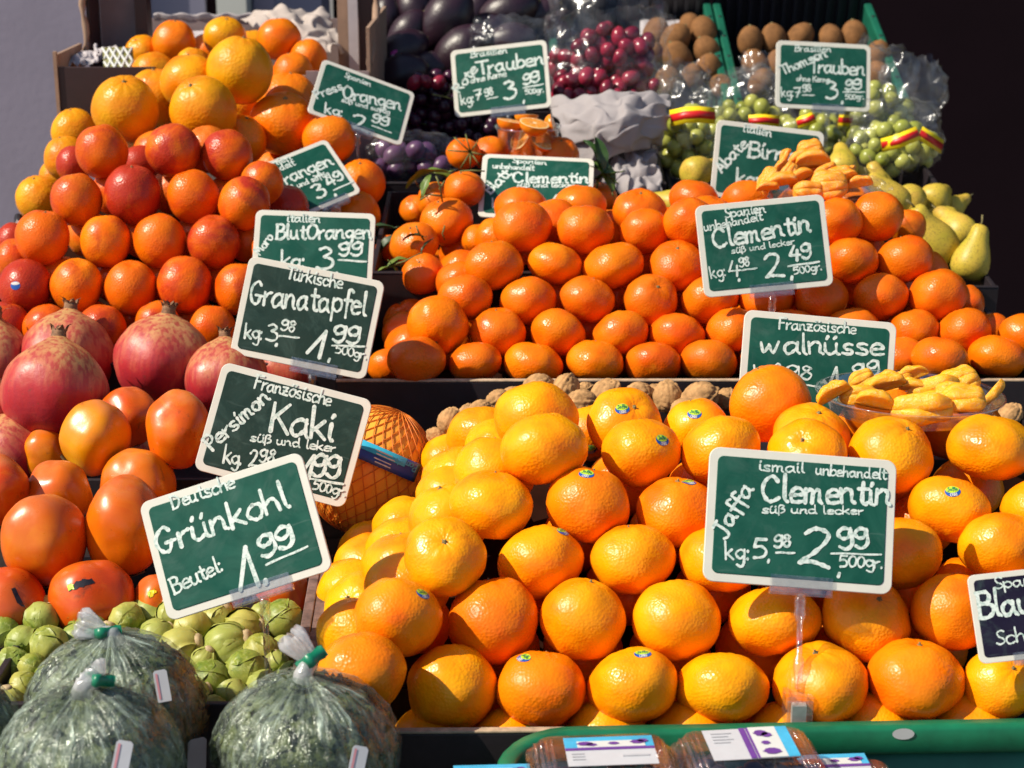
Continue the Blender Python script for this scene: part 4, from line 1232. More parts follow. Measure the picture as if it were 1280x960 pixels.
twig_on(A[2], [(488, 332, 2.13), (505, 327, 2.125), (528, 316, 2.125)])
twig_on(A[2], [(530, 300, 2.165), (523, 290, 2.15), (520, 282, 2.15)]); leaf_on(A[2], 530, 296, 2.16, 80, .2, .028, GD, 2); leaf_on(A[2], 540, 299, 2.16, 40, .2, .022, GD, 1)
twig_on(A[1], [(553, 252, 2.21), (550, 232, 2.19), (545, 220, 2.19)]); twig_on(A[1], [(552, 245, 2.2), (536, 243, 2.2), (525, 250, 2.2)]); leaf_on(A[1], 528, 245, 2.2, 200, .2, .03, GL, 3); twig_on(A[1], [(549, 237, 2.2), (556, 226, 2.2)])
twig_on(A[1], [(556, 300, 2.195), (553, 292, 2.19), (556, 282, 2.19)], .0009)
for (dx, dy) in ((-28, -2), (-20, -18), (-6, -22), (10, -14), (18, 4), (14, 20), (0, 22), (-12, 20)):
    twig_on(A[3], [(588, 190, 2.365), (588+dx*.5, 190+dy*.5, 2.35), (588+dx, 190+dy, 2.36)], .001)
twig_on(A[0], [(575, 214, 2.28), (590, 213, 2.27), (606, 214, 2.27)], .001)
for (px, py, an, L, k) in ((757, 222, 150, .06, 0), (768, 226, 120, .055, 1), (760, 212, 20, .04, 2), (775, 215, 70, .05, 3), (752, 215, 170, .05, 2), (765, 240, 160, .05, 1)):
    leaf_on(A[10], px, py, 2.33, an, .2, L, (.07, .12, .02, 1) if k % 2 else (.03, .07, .015, 1), k)
# ------------------------------------------------------------------ grapes, bags, paper
def grape_mat(name, c1, c2, rough=.25, sub=0):
    m, n, o = mat(name)
    oi = n.nodes.new('ShaderNodeObjectInfo')
    cc = mixc(n, oi.outputs['Random'], c1, c2)
    cc = mixc(n, ramp(n, noise_tex(n, 90, 4, .6), [(.45, (0, 0, 0)), (.8, (.35,)*3)]), cc, [min(1, c*1.6+.03) for c in c2])
    principled(n, o, cc, rough, None, .5)
    return m
M['grape_black'] = grape_mat('black_grape', (.018, .004, .016), (.05, .008, .03))
M['grape_red'] = grape_mat('red_grape', (.10, .005, .018), (.30, .014, .04))
M['grape_purple'] = grape_mat('purple_grape', (.07, .025, .08), (.12, .05, .13), .35)
M['grape_green'] = grape_mat('green_grape', (.26, .29, .035), (.42, .42, .09), .3)
GRM = {}
for k in ('black', 'red', 'purple', 'green'):
    el = {'black': 1.05, 'red': 1.32, 'purple': 1.25, 'green': 1.08}[k]
    vs, fs = ball(18, 12, lambda d: .0100/math.sqrt(d.x**2+d.y**2+(d.z/el)**2))
    GRM[k] = mesh_of(vs, fs, 'grape'); GRM[k].materials.append(M['grape_'+k])

def bunch(parent, kind, cx, cy, d, wpx, hpx, gpx, n, thick=.6, seed=0, pts=None):
    """grapes packed in an ellipsoid, each its own part of `parent`"""
    rd = random.Random(seed); r = gpx/2*d/FPX; base = U(cx, cy, d); P = []
    rx, rz = wpx/2*d/FPX-r*.6, hpx/2*d/FPX-r*.6; ry = min(rx, rz)*thick
    tries = 0
    while len(P) < n and tries < n*60:
        tries += 1
        q = Vector((rd.gauss(0, 1), rd.gauss(0, 1), rd.gauss(0, 1))).normalized()*(rd.random()**.3)
        p = RT*q.x*rx + UP*q.z*rz + FW*q.y*ry
        if all((p-o).length > r*1.62 for o in P): P.append(p)
    off = parent.location if parent.type == 'EMPTY' else Vector()
    for p in P:
        g = obj('grape', GRM[kind], None, parent, base+p-off)
        s = r/.0100*rd.uniform(.88, 1.1); g.scale = (s, s, s); g.rotation_euler = (rd.uniform(-1, 1), rd.uniform(-1, 1), rd.uniform(0, 6))
    b = MB()
    for p in P[:max(6, n//4)]:
        b.tube([base-off+p*.1, base-off+p*.5+UP*r*.4, base-off+p*.85], [.0013, .001, .0008], 5)
    b.build('stalk', M['green_stem'], parent)

def film_shell(name, m, cx, cy, d, wpx, hpx, parent, seed=0, thick=.7, crumple=.16, flare=0.0, nu=64, nv=44, fscale=1.0, top_cut=0.0):
    """crumpled bag: an ellipsoid pushed in and out along sharp creases; flare opens its top upwards"""
    rx, rz = wpx/2*d/FPX, hpx/2*d/FPX; ry = min(rx, rz)*thick; base = U(cx, cy, d)
    off = Vector((seed*4.1, seed*1.7, 9)); root = parent.location if parent is not None and parent.type == 'EMPTY' else Vector()
    vs, fs = ball(nu, nv, lambda q: 1.0); out = []
    for q in vs:
        n1 = noise.noise(q*1.9*fscale+off); n2 = noise.noise(q*4.2*fscale+off*2); n3 = noise.noise(q*9*fscale+off)
        k = 1+crumple*(.7*n1+.7*(abs(n2)-.25)+.14*(abs(n3)-.2))
        if flare and q.z > .35:
            t = (q.z-.35)/.65
            k *= 1+flare*t*(1+.5*n2+.4*abs(n3))
        out.append(base-root + RT*q.x*rx*k + UP*q.z*rz*k + FW*q.y*ry*k)
    if top_cut:
        keep = set(i for i, q in enumerate(vs) if q.z < top_cut)
        fs = [f for f in fs if all(i in keep for i in f)]
    return obj(name, mesh_of(out, fs, name), m, parent)

def band(parent, pts, d, wpx, mats, bulge=.012, tilt=0):
    """flat printed band (yellow, red, yellow) laid over a bag, following pts in the picture"""
    root = parent.location; P = [U(p[0], p[1], d + (p[2] if len(p) > 2 else 0)) for p in pts]
    def strip(lo, hi, m, name, par, lift):
        b = MB(); vs = []; w_ = wpx*d/FPX
        for i, p in enumerate(P):
            t = (P[min(i+1, len(P)-1)]-P[max(0, i-1)]).normalized(); nn = t.cross(FW).normalized()
            if nn.dot(UP) < 0: nn = -nn
            for h in (lo, hi): vs.append(p-root+nn*w_*(h-.5)-FW*lift)
        b.add(vs, [(2*i, 2*i+1, 2*i+3, 2*i+2) for i in range(len(P)-1)])
        o = b.build(name, m, par); md = o.modifiers.new('t', 'SOLIDIFY'); md.thickness = .0003; return o
    a = strip(0, 1, mats[0], 'band_label', parent, 0)
    strip(.27, .74, mats[1], 'band_stripe', a, .0006)
YB = (M['yellow_label'], M['red_label'])

# dark loose grapes
for (cx, cy, w_, h_, n, sd, lab) in ((548,120,100,70,34,1,'dark grape bunch with a bare stalk showing, below the avocados'),(510,160,80,60,22,2,'dark grape bunch left, behind the Press Orangen sign corner'),(585,172,110,60,30,3,'dark grape bunch below the Rote Trauben sign')):
    t = thing('grape_bunch', lab, 'grapes', U(cx, cy+h_/2, 2.74), 'dark grapes at the back')
    bunch(t, 'black', cx, cy, 2.72, w_, h_, 17.5, n, .7, sd)
t = thing('grape_bunch', 'reddish grapes with a stalk, top of the dark bunch below the avocados', 'grapes', U(535, 112, 2.66), 'dark grapes at the back')
bunch(t, 'red', 535, 104, 2.665, 46, 30, 17.5, 6, .5, 9); MB().tube([U(540, 118, 2.63)-t.location, U(556, 121, 2.63)-t.location, U(575, 128, 2.65)-t.location], .0012, 6).build('stalk', M['green_stem'], t)
# purple grapes under film
t = thing('grape_bag', 'bag of purple grapes under clear film below the Press Orangen sign', 'grape bag', U(512, 222, 2.52))
bunch(t, 'purple', 512, 200, 2.54, 110, 52, 22, 20, .6, 4)
film_shell('plastic_film', M['film'], 514, 196, 2.53, 126, 66, t, 3, .75, .22)
# red grapes in an open bag on white paper
t = thing('grape_bag', 'large open clear bag of red grapes, wrapped in white paper below', 'grape bag', U(760, 180, 2.72))
bunch(t, 'red', 766, 62, 2.70, 110, 70, 19, 34, .7, 11); bunch(t, 'red', 735, 118, 2.66, 96, 66, 19, 30, .7, 12); bunch(t, 'red', 790, 108, 2.70, 80, 64, 19, 20, .6, 13); bunch(t, 'red', 714, 84, 2.72, 64, 56, 19, 14, .7, 14)
film_shell('plastic_film', M['film'], 758, 84, 2.68, 158, 140, t, 5, .85, .22, .55, top_cut=.86)
def sheet(name, lab, m, corners, d4, amp, seed, cat='paper', nu=56, nv=40, sag=(0, 0), grp=None, sc=15):
    """crumpled sheet through four picture corners (TL, TR, BR, BL), each with its depth"""
    P = [U(x, y, d) for (x, y), d in zip(corners, d4)]; off = Vector((seed*3.3, 1, 2)); base = (P[2]+P[3])/2
    def fn(u, v):
        p = (P[0]*(1-u)+P[1]*u)*(1-v)+(P[3]*(1-u)+P[2]*u)*v
        k = p*sc
        n1 = noise.noise(k*.45+off); n2 = abs(noise.noise(k+off))-.25; n3 = abs(noise.noise(k*2.3+off))-.2
        e = Vector((noise.noise(Vector((u*7, v*7, seed))), noise.noise(Vector((u*7, v*7, seed+9))), 0))
        return p-base-FW*(amp*(.9*n1+1.7*n2+.6*n3)+sag[0]*math.sin(math.pi*u)+sag[1]*math.sin(math.pi*v)) + RT*e.x*amp*.7 + UP*(e.y*amp*.9+amp*.8*n1)
    o = obj(name, MB().grid(fn, nu, nv).mesh(name), m, None, base)
    md = o.modifiers.new('t', 'SOLIDIFY'); md.thickness = .0006
    return tag(o, lab, cat, grp)
sheet('wrapping_paper', 'white crumpled paper around the bottom of the red grape bag', M['tissue'], [(684,126),(838,122),(826,186),(716,214)], [2.60,2.58,2.56,2.54], .015, 1, sag=(.05, .03), sc=15, nu=80, nv=56)
sheet('wrapping_paper', 'bright crinkled white paper right of the Blatt Clementin sign', M['tissue'], [(766,196),(818,182),(828,238),(748,240)], [2.56,2.56,2.46,2.46], .016, 4, sag=(.02, .01), sc=26)
t = thing('plastic_bag', 'empty clear crumpled bag over the avocados behind the Rote Trauben sign', 'plastic bag', U(660, 90, 2.88))
film_shell('film', M['film'], 652, 62, 2.86, 130, 84, t, 8, .5, .3, .4, top_cut=.8)
# green grapes in printed bags
def grape_bag(cx, cy, w_, h_, d, n, seed, lab, bandpts, bw=24, fl=.35, gp=19.5):
    t = thing('grape_bag', lab, 'grape bag', U(cx, cy+h_/2, d), 'bags of green grapes')
    bunch(t, 'green', cx, cy+h_*.06, d, w_*.95, h_*.88, gp, int(n*1.6), .8, seed)
    film_shell('plastic_film', M['film'], cx, cy, d, w_*1.04, h_*1.04, t, seed, .85, .16, fl)
    for bp in bandpts: band(t, bp, d, bw, YB)
    return t
grape_bag(862, 172, 88, 110, 2.60, 44, 21, 'upright bag of green grapes with a yellow red band, left of the Abate Birnen sign', [[(838,148,-.062),(856,144,-.078),(874,143,-.08),(894,145,-.066)]], 20, .45)
grape_bag(1118, 178, 120, 84, 2.62, 44, 22, 'rightmost bag of green grapes, tilted yellow red band, against the dark background', [[(1102,182,-.06),(1122,177,-.085),(1148,166,-.08)],[(1150,166,-.078),(1166,176,-.06),(1178,184,-.03)]], 17, .3)
grape_bag(1080, 140, 130, 100, 2.76, 46, 23, 'large bag of green grapes behind the tilted-band bag, right of the Thomson Trauben sign', [[(1048,150,-.07),(1066,151,-.085)]], 14, .6)
grape_bag(935, 150, 110, 76, 2.72, 34, 24, 'bag of green grapes behind the top edge of the Abate Birnen sign', [[(936,151,-.085),(956,150,-.087),(974,152,-.08)]], 14, .55)
grape_bag(1010, 165, 90, 76, 2.70, 30, 25, 'bag of green grapes with folded band below the Thomson Trauben sign', [[(996,154,-.08),(1010,150,-.086),(1018,146,-.086)]], 14, .4)
# loose bag tops
t = thing('plastic_bag', 'clear bag top sticking up in front of the left kiwi crate', 'plastic bag', U(840, 125, 2.78)); film_shell('film', M['film'], 846, 112, 2.78, 84, 60, t, 31, .5, .3, .5, top_cut=.85)
t = thing('plastic_bag', 'pointed empty clear bag end at the right, above the green grapes', 'plastic bag', U(1140, 130, 2.74)); film_shell('film', M['film'], 1140, 118, 2.74, 84, 84, t, 33, .4, .3, .5, top_cut=.8)
t = thing('plastic_bag', 'clear bag top left of the Thomson Trauben sign', 'plastic bag', U(950, 120, 2.80)); film_shell('film', M['film'], 952, 104, 2.78, 56, 60, t, 37, .5, .3, .5, top_cut=.85)

# ------------------------------------------------------------------ pomelo in a net
px, py, pd, prp = 463, 590, 1.80, 79
pr = prp*pd/FPX; pc = U(px, py, pd)
M['pomelo'] = peel('pomelo_peel', 260, .3, .42)
pm_off = Vector((3, 7, 1))
prad = lambda q: pr*(1+.02*noise.noise(q*1.5+pm_off))*(1+.05*max(0, q.z)**3)
vs, fs = ball(48, 30, prad)
pom = obj('pomelo', mesh_of(vs, fs, 'pomelo'), M['pomelo'], None, pc)
pom.rotation_mode = 'QUATERNION'; pom.rotation_quaternion = orient(img_dir(28, .05)); pom.color = (.86, .42, .05, .6)
tag(pom, 'big pomelo in an orange net with a blue paper band, behind the Kaki sign', 'pomelo')
M['net'] = simple('orange_net', (.66, .17, .01), .5, .1)
nb = MB()
for sgn in (1, -1):
    for k in range(30):
        pts = []
        for j in range(40):
            th = .12+(math.pi-.24)*j/39; a = 2*math.pi*k/30+sgn*1.9*(j/39)
            q = Vector((math.sin(th)*math.cos(a), math.sin(th)*math.sin(a), math.cos(th))); pts.append(q*(prad(q)+.0011+.0003*sgn))
        nb.tube(pts, .00055, 5)
nb.build('net', M['net'], pom)
M['band_blue'] = simple('pomelo_band_blue', (.02, .06, .33), .4, .1); M['band_cyan'] = simple('pomelo_band_cyan', (.03, .42, .66), .4, .1)
pq = pom.rotation_quaternion.inverted()
def on_pom(x, y, z):      # picture pixels -> point just above the net (local)
    ray = (U(x, y, 1)-CAM).normalized(); oc = CAM-pc; R = pr+.004+z
    b_ = oc.dot(ray); c_ = oc.dot(oc)-R*R; disc = b_*b_-c_
    t_ = -b_-math.sqrt(disc) if disc > 0 else -b_
    return pq @ (CAM+ray*t_-pc)
def bandgrid(p0, p1, h0, h1, z):
    dx, dy = p1[0]-p0[0], p1[1]-p0[1]; L = math.hypot(dx, dy); nx, ny = -dy/L, dx/L
    def fn(u, v):
        s = h0+(h1-h0)*v
        return on_pom(p0[0]+dx*u+nx*s, p0[1]+dy*u+ny*s, z)
    return MB().grid(fn, 20, 5)
b0, b1 = (430, 552), (522, 592)
bl = bandgrid(b0, b1, -12, 12, 0).build('paper_band', M['band_blue'], pom)
md = bl.modifiers.new('t', 'SOLIDIFY'); md.thickness = .0004; md.offset = 1
bandgrid(b0, (505, 584.6), -12, -1, .0007).build('band_print', M['band_cyan'], bl)
def band_text(s, cx, cy, h, ang, m, z, flip=False):
    S, wd = text_strokes(s, .1); k = h/18; a = math.radians(ang)
    b = MB()
    for i, st in enumerate(S):
        pp = []
        for x, y in st:
            X, Y = (x-wd/2)*k, (y-9)*k
            if flip: X, Y = -X, -Y
            pp.append((cx+X*math.cos(a)+Y*math.sin(a), cy+X*math.sin(a)-Y*math.cos(a)))
        ribbon(b, pp, max(.9, h*.13), z+i*.00001, lambda x, y, z: on_pom(x, y, z))
    b.build('lettering', m, bl, smooth=False)
band_text('Pomelo', 507, 580, 9, 24, M['sky_print'], .0011, True)
ll = MB()
for k, (x, y, L) in enumerate(((470, 562, 22), (471, 567, 24), (468, 572, 22), (469, 577, 20))):
    dx, dy = math.cos(math.radians(23.5)), math.sin(math.radians(23.5))
    ribbon(ll, [(x+dx*t, y+dy*t) for t in np.linspace(0, L, 8)], 1.5, .0011, lambda x, y, z: on_pom(x, y, z))
ll.build('small_print', M['white'], bl, smooth=False)

# ------------------------------------------------------------------ kale bags
def kale_mat():
    m, n, o = mat('kale_leaves')
    t = noise_tex(n, 70, 5, .7)
    cc = ramp(n, t, [(.3, (.010, .018, .006)), (.48, (.035, .05, .014)), (.62, (.10, .12, .035)), (.8, (.22, .25, .09))])
    principled(n, o, cc, .5, bump(n, noise_tex(n, 160, 4, .6), .8, .003), .4)
    return m
M['kale'] = kale_mat()
def kale_bag(cx, cy, wpx, d, hr, seed, lab, tuft, tape, tags):
    r = wpx/2*d/FPX; c = U(cx, cy, d); t = thing('kale_bag', lab, 'kale bag', c-Vector((0, 0, r*.8)), 'bags of kale in front')
    rd = random.Random(seed); root = Vector(t.location); off = Vector((seed*5.1, 2, 7))
    def shp(q):      # dome that rises to a gathered neck
        up = max(0, q.z)
        return Vector((q.x, q.y, q.z*hr + .055*math.exp(-((1-q.z)/.02))))
    b = MB()
    vs, fs = ball(30, 20, lambda q: r*.86*(1+.08*noise.noise(q*5+off)))
    b.add([shp(v/r)*r*1.0 + c-root for v in vs], fs)
    for k in range(1500):
        q = Vector((rd.gauss(0, 1), rd.gauss(0, 1), rd.gauss(0, 1))).normalized()
        if q.dot(-FW) < -.35 and q.z < .3: continue
        p = shp(q)*r*rd.uniform(.86, .955); t1 = q.orthogonal().normalized(); t1.rotate(Matrix.Rotation(rd.uniform(0, 6.28), 3, q)); t2 = q.cross(t1)
        s = rd.uniform(.003, .0085)*r/.068; e = [rd.uniform(-.5, .5)*s for _ in range(9)]
        pts = [p + t1*(i-1)*s + t2*(j-1)*s*.7 + q*e[i*3+j]*.9 for i in range(3) for j in range(3)]
        b.add([x+c-root for x in pts], [(0,1,4,3),(1,2,5,4),(3,4,7,6),(4,5,8,7)])
    b.build('kale_leaves', M['kale'], t)
    fb = MB(); N, NV = 150, 44; pl = [(rd.randint(14, 40), rd.uniform(0, 6.28), rd.uniform(.2, 1)) for _ in range(5)]
    def fn(u, v):
        th = .03+v*(math.pi*.86); a = 2*math.pi*u
        q = Vector((math.sin(th)*math.cos(a), math.sin(th)*math.sin(a), math.cos(th)))
        pleat = sum(w_*(abs(math.sin(a*f_/2+p_+.6*noise.noise(q*2+off)))-.6) for f_, p_, w_ in pl)/2
        k = 1.0+.040*pleat*math.exp(-v*2.6)*min(1, v*8)+.03*(abs(noise.noise(q*5+off))-.2)+.02*(abs(noise.noise(q*12+off))-.2)
        return shp(q)*r*k + c-root
    fb.grid(fn, N, NV, wrap=True)
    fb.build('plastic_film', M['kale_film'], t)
    # neck, tape, gathered tuft
    d_n = (U(tape[0][0], tape[0][1], d)-CAM).dot(FW)
    top = shp(Vector((0, 0, 1)))*r + c
    nx, ny, nd = project(top)
    T0 = U(tape[0][0], tape[0][1], nd); T1 = U(tape[1][0], tape[1][1], nd); mid = (T0+T1)/2; ax = (T1-T0); L = ax.length; ax.normalize()
    hw = tape[2]*nd/FPX
    nrm = ax.cross(FW).normalized()
    tb = MB()
    rows_ = []
    for i in range(9):
        u = i/8-.5; lift = .004*math.cos(u*9)*(1-abs(u))
        for s2 in (-1, 1): rows_.append(mid-root+ax*u*L+nrm*s2*hw*(1+.15*math.sin(i*2.1))-FW*(.006*math.cos(u*math.pi)+lift))
    for i in range(9):
        u = i/8-.5
        for s2 in (-1, 1): rows_.append(mid-root+ax*u*L+nrm*s2*hw+FW*(.006*math.cos(u*math.pi)))
    tb.add(rows_, [(2*i, 2*i+1, 2*i+3, 2*i+2) for i in range(8)]+[(18+2*i, 20+2*i, 21+2*i, 19+2*i) for i in range(8)]+[(2*i, 2*i+2, 20+2*i, 18+2*i) for i in range(8)]+[(2*i+1, 19+2*i, 21+2*i, 2*i+3) for i in range(8)])
    o = tb.build('tape_tie', M['green_tape'], t)
    b = MB(); e0 = mid; e1 = U(tuft[0], tuft[1], nd); wt = tuft[2]/2*nd/FPX
    tax = (e1-e0); TL = tax.length; tn = tax.normalized(); s1 = tn.cross(FW).normalized(); s2 = tn.cross(s1)
    def tf(u, v):
        a = 2*math.pi*u; rr = (.006+(wt-.006)*min(1, v*1.3)**.7)*(1+.35*math.sin(7*a+seed)*v+.25*math.sin(11*a)*v)
        rr *= 1 if v < .8 else 1-.25*(v-.8)/.2
        return e0-root+tn*TL*v*(1+.12*math.sin(5*a+2)*v)+s1*rr*math.cos(a)+s2*rr*.55*math.sin(a)
    b.grid(tf, 60, 14, wrap=True); b.build('gathered_top', M['tuft_film'], t)
    b = MB(); b.tube([top-root-Vector((0, 0, .008)), top-root, mid-root], [.011, .0065, .0055], 12); b.build('neck', M['tuft_film'], t)
    for (x, y, w_, h_, ang, pink) in tags:
        # price tag hugging the bag where the ray meets it
        ray = (U(x, y, 1)-CAM).normalized(); best = None
        for st in np.linspace(.3, 1.0, 700):
            p = CAM+ray*(st*(nd+r*1.6)); q = (p-c)/r; q2 = Vector((q.x, q.y, q.z/hr))
            if q2.length < 1.03: best = p; break
        if best is None: continue
        n2 = Vector(((best-c).x, (best-c).y, (best-c).z/hr**2)).normalized(); n2 = (n2*.5-FW*.5).normalized()
        a = math.radians(ang); yv = (UP*math.cos(a)+RT*math.sin(a)); yv = (yv-n2*yv.dot(n2)).normalized(); xv = yv.cross(n2)
        dd = (best-CAM).dot(FW); W, H = w_*dd/FPX/2, h_*dd/FPX/2
        bb = MB(); o0 = best+n2*.0035-root; c_ = .3*W
        poly = [(-W, -H), (W, -H), (W, H-c_), (W-c_, H), (-W+c_, H), (-W, H-c_)]
        bb.add([o0+xv*x_+yv*y_ for x_, y_ in poly]+[o0+xv*x_+yv*y_-n2*.0006 for x_, y_ in poly], [tuple(range(6)), tuple(range(11, 5, -1))]+[(i, 6+i, 6+(i+1) % 6, (i+1) % 6) for i in range(6)])
        lo = bb.build('price_tag', M['tag_white'], t, smooth=False)
        if pink:
            b3 = MB(); b3.add([o0+n2*.0004+xv*x_*W+yv*y_*H for x_, y_ in ((-.75, -.8), (-.45, -.8), (-.45, .8), (-.75, .8))], [(0, 1, 2, 3)]); b3.build('tag_print', M['tag_pink'], lo, smooth=False)
    return t
M['tag_white'] = simple('price_tag_paper', (.5, .5, .53), .5, .05); M['tag_pink'] = simple('tag_pink_print', (.6, .25, .28), .5, .05)
kale_bag(383, 938, 238, 1.30, .84, 1, 'kale bag on the right with green tape, tuft leaning left, below the sprouts', (362, 794, 30), ((372, 836), (406, 812), 8), [(446, 952, 20, 40, 14, True)])
kale_bag(146, 893, 230, 1.38, .92, 2, 'rear left kale bag with twisted green tape and a white tag', (98, 778, 32), ((106, 793), (152, 787), 6), [(202, 858, 17, 40, -8, True), (244, 942, 25, 46, -6, False)])
kale_bag(113, 961, 236, 1.25, .93, 3, 'front left kale bag with pleated film and green tape bow', (112, 834, 34), ((104, 846), (144, 852), 7), [(152, 948, 21, 44, 12, True)])
kale_bag(-66, 925, 190, 1.33, .9, 4, 'kale bag cut off by the left picture edge', (-70, 820, 30), ((-84, 838), (-50, 838), 7), [])
# ------------------------------------------------------------------ peeled fruit, plates, tub
def pulp_mat(name, c, fib):
    m, n, o = mat(name)
    t = noise_tex(n, 60, 4, .6)
    cc = ramp(n, t, [(.3, [x*.88 for x in c]), (.7, c)])
    f = noise_tex(n, 120, 5, .7, dist=3.5)
    cc = mixc(n, ramp(n, f, [(.54, (0, 0, 0)), (.62, (fib,)*3)]), cc, (.85, .72, .45))
    principled(n, o, cc, .3, bump(n, f, .7, .0016, bump(n, noise_tex(n, 60, 3, .5), .5, .003)), .5, Subsurface_Weight=.3, Subsurface_Scale=.006, Subsurface_Radius=(1.0, .5, .12))
    return m
M['seg_yellow'] = pulp_mat('yellow_segment', (1.0, .43, .008), .38)
M['seg_orange'] = pulp_mat('orange_segment', (1.0, .34, .012), .42)
def segment_mesh(seed, nseg):
    """nseg neighbouring segments of a peeled clementine: plump half moons, rounded back towards +x"""
    b = MB(); step = .60
    for s in range(nseg):
        a0 = (s-(nseg-1)/2)*step; half = .42 if nseg == 1 else .38
        def fn(u, v):
            th = math.pi*(.015+.97*v); ang = 2*math.pi*u
            q = .5+.5*math.cos(ang)                       # 1 on the rounded back, 0 at the core
            r = .0035+.0225*q**.62; aa = a0+half*math.sin(ang)*(.30+.95*q**.4)/1.1
            w_ = math.sin(th)**.62
            n_ = 1+.16*noise.noise(Vector((math.cos(ang)*1.3, v*4, seed+s)))+.05*noise.noise(Vector((math.cos(ang)*3, v*11, seed+s+math.sin(ang)*3)))
            return ((.004+(r*math.cos(aa)-.004)*w_)*n_, r*math.sin(aa)*w_*n_, .0255*math.cos(th))
        b.grid(fn, 26, 20, wrap=True)
    return b.mesh('segment')
SEG = {}
for mk in ('seg_yellow', 'seg_orange'):
    SEG[mk] = [segment_mesh(i, k) for i, k in enumerate((1, 2, 3, 4, 2))]
    for me in SEG[mk]: me.materials.append(M[mk])
def seg_q(ang, toward, roll):
    """long axis along `ang` in the picture, rounded back up and towards the viewer (turned by roll)"""
    z = img_dir(ang, toward).normalized(); x = (UP*.75-FW*.65)
    x = (x-z*x.dot(z)).normalized(); y = z.cross(x); c, s_ = math.cos(roll), math.sin(roll)
    x, y = x*c+y*s_, y*c-x*s_
    return Matrix((x, y, z)).transposed().to_quaternion()
def dish(name, lab, cx, cy, d, rpx, hgt, rim, tilt=(0, 0), m='clear', flare=1.12, cat='plate'):
    R = rpx*d/FPX; c = U(cx, cy, d)
    o = MB().lathe([(.0005, -hgt), (R/flare*.9, -hgt), (R/flare*.96, -hgt+.002), (R/flare, -.006), (R*.98, -.001), (R, 0), (R, .0016), (R*.975, .0012), (R/flare*.985, -.005), (R/flare*.94, -hgt+.0035), (.0005, -hgt+.0016)], 64).build(name, M[m], None, loc=c)
    o.rotation_euler = (tilt[0], tilt[1], 0)
    return tag(o, lab, cat)
dish('clear_plate', 'shallow clear plastic plate of yellow segments on the front heap', 1137, 492, 1.63, 117, .017, 0, (math.radians(-3), math.radians(1)))
seg_front = [(1077,476,30,0,62,1),(1120,471,40,60,10,1),(1143,477,30,80,-10,0),(1072,496,42,75,10,3),(1108,492,40,80,-5,2),(1142,491,34,85,10,1),(1166,488,50,82,-5,3),(1200,483,46,72,-10,2),(1237,488,30,25,15,0),(1150,508,58,86,3,2),(1202,507,52,84,3,1),(1046,500,34,70,-10,1),(1092,511,44,96,5,2),(1188,497,38,100,0,1)]
for i, (x, y, L, an, r2, k) in enumerate(seg_front):
    d = 1.63-(y-492)*.0032
    k = (2, 1, 3, 4, 1)[i % 5] if k else 0
    me = SEG['seg_yellow'][k]; s = (L/2*d/FPX)/.0265
    o = obj('clementine_segment', me, None, None, U(x, y, d)); o.scale = (s*(1.4 if k < 2 else 1.15),)*3
    o.rotation_mode = 'QUATERNION'; o.rotation_quaternion = seg_q(an+r2, .1, RND.uniform(-1.3, 1.3))
    tag(o, 'piece of peeled yellow clementine on the front plate, %s in the picture' % rank(sorted(range(len(seg_front)), key=lambda j: seg_front[j][0]).index(i), len(seg_front)), 'clementine segment', 'segments on the front plate')
dish('clear_plate', 'clear plastic plate under the heap of peeled clementines at the back', 1030, 242, 2.18, 76, .012, 0, (math.radians(4), 0))
seg_back = [(1013,190,34,70,3),(986,199,26,20,1),(1003,203,34,60,3),(1017,210,46,85,3),(979,211,22,40,1),(986,216,28,30,2),(1004,228,36,60,3),(967,229,40,20,2),(977,235,44,80,2),(1036,235,48,85,3),(1047,223,44,70,3),(1068,220,26,20,2),(1058,232,40,60,2),(1010,238,40,90,2),(1030,214,34,60,2),(1076,236,34,80,1),(960,240,30,85,1)]
for i, (x, y, L, an, k) in enumerate(seg_back):
    d = 2.15+.10*((238-y)/45)*.7 - (.03 if y > 225 else 0)
    me = SEG['seg_orange'][k]; s = (L/2*d/FPX)/.0265
    o = obj('peeled_clementine', me, None, None, U(x, y, d)); o.scale = (s,)*3
    o.rotation_mode = 'QUATERNION'; o.rotation_quaternion = seg_q(an, .1, RND.uniform(-1.3, 1.3))
    tag(o, 'chunk of peeled orange clementine on the back plate, %s in the picture' % rank(sorted(range(len(seg_back)), key=lambda j: seg_back[j][0]).index(i), len(seg_back)), 'peeled clementine', 'peeled clementines on the back plate')
t = thing('cling_film', 'crumpled cling film at the right end of the peeled clementine plate', 'cling film', U(1078, 244, 2.15)); film_shell('film', M['film'], 1072, 232, 2.14, 76, 26, t, 41, .6, .3)
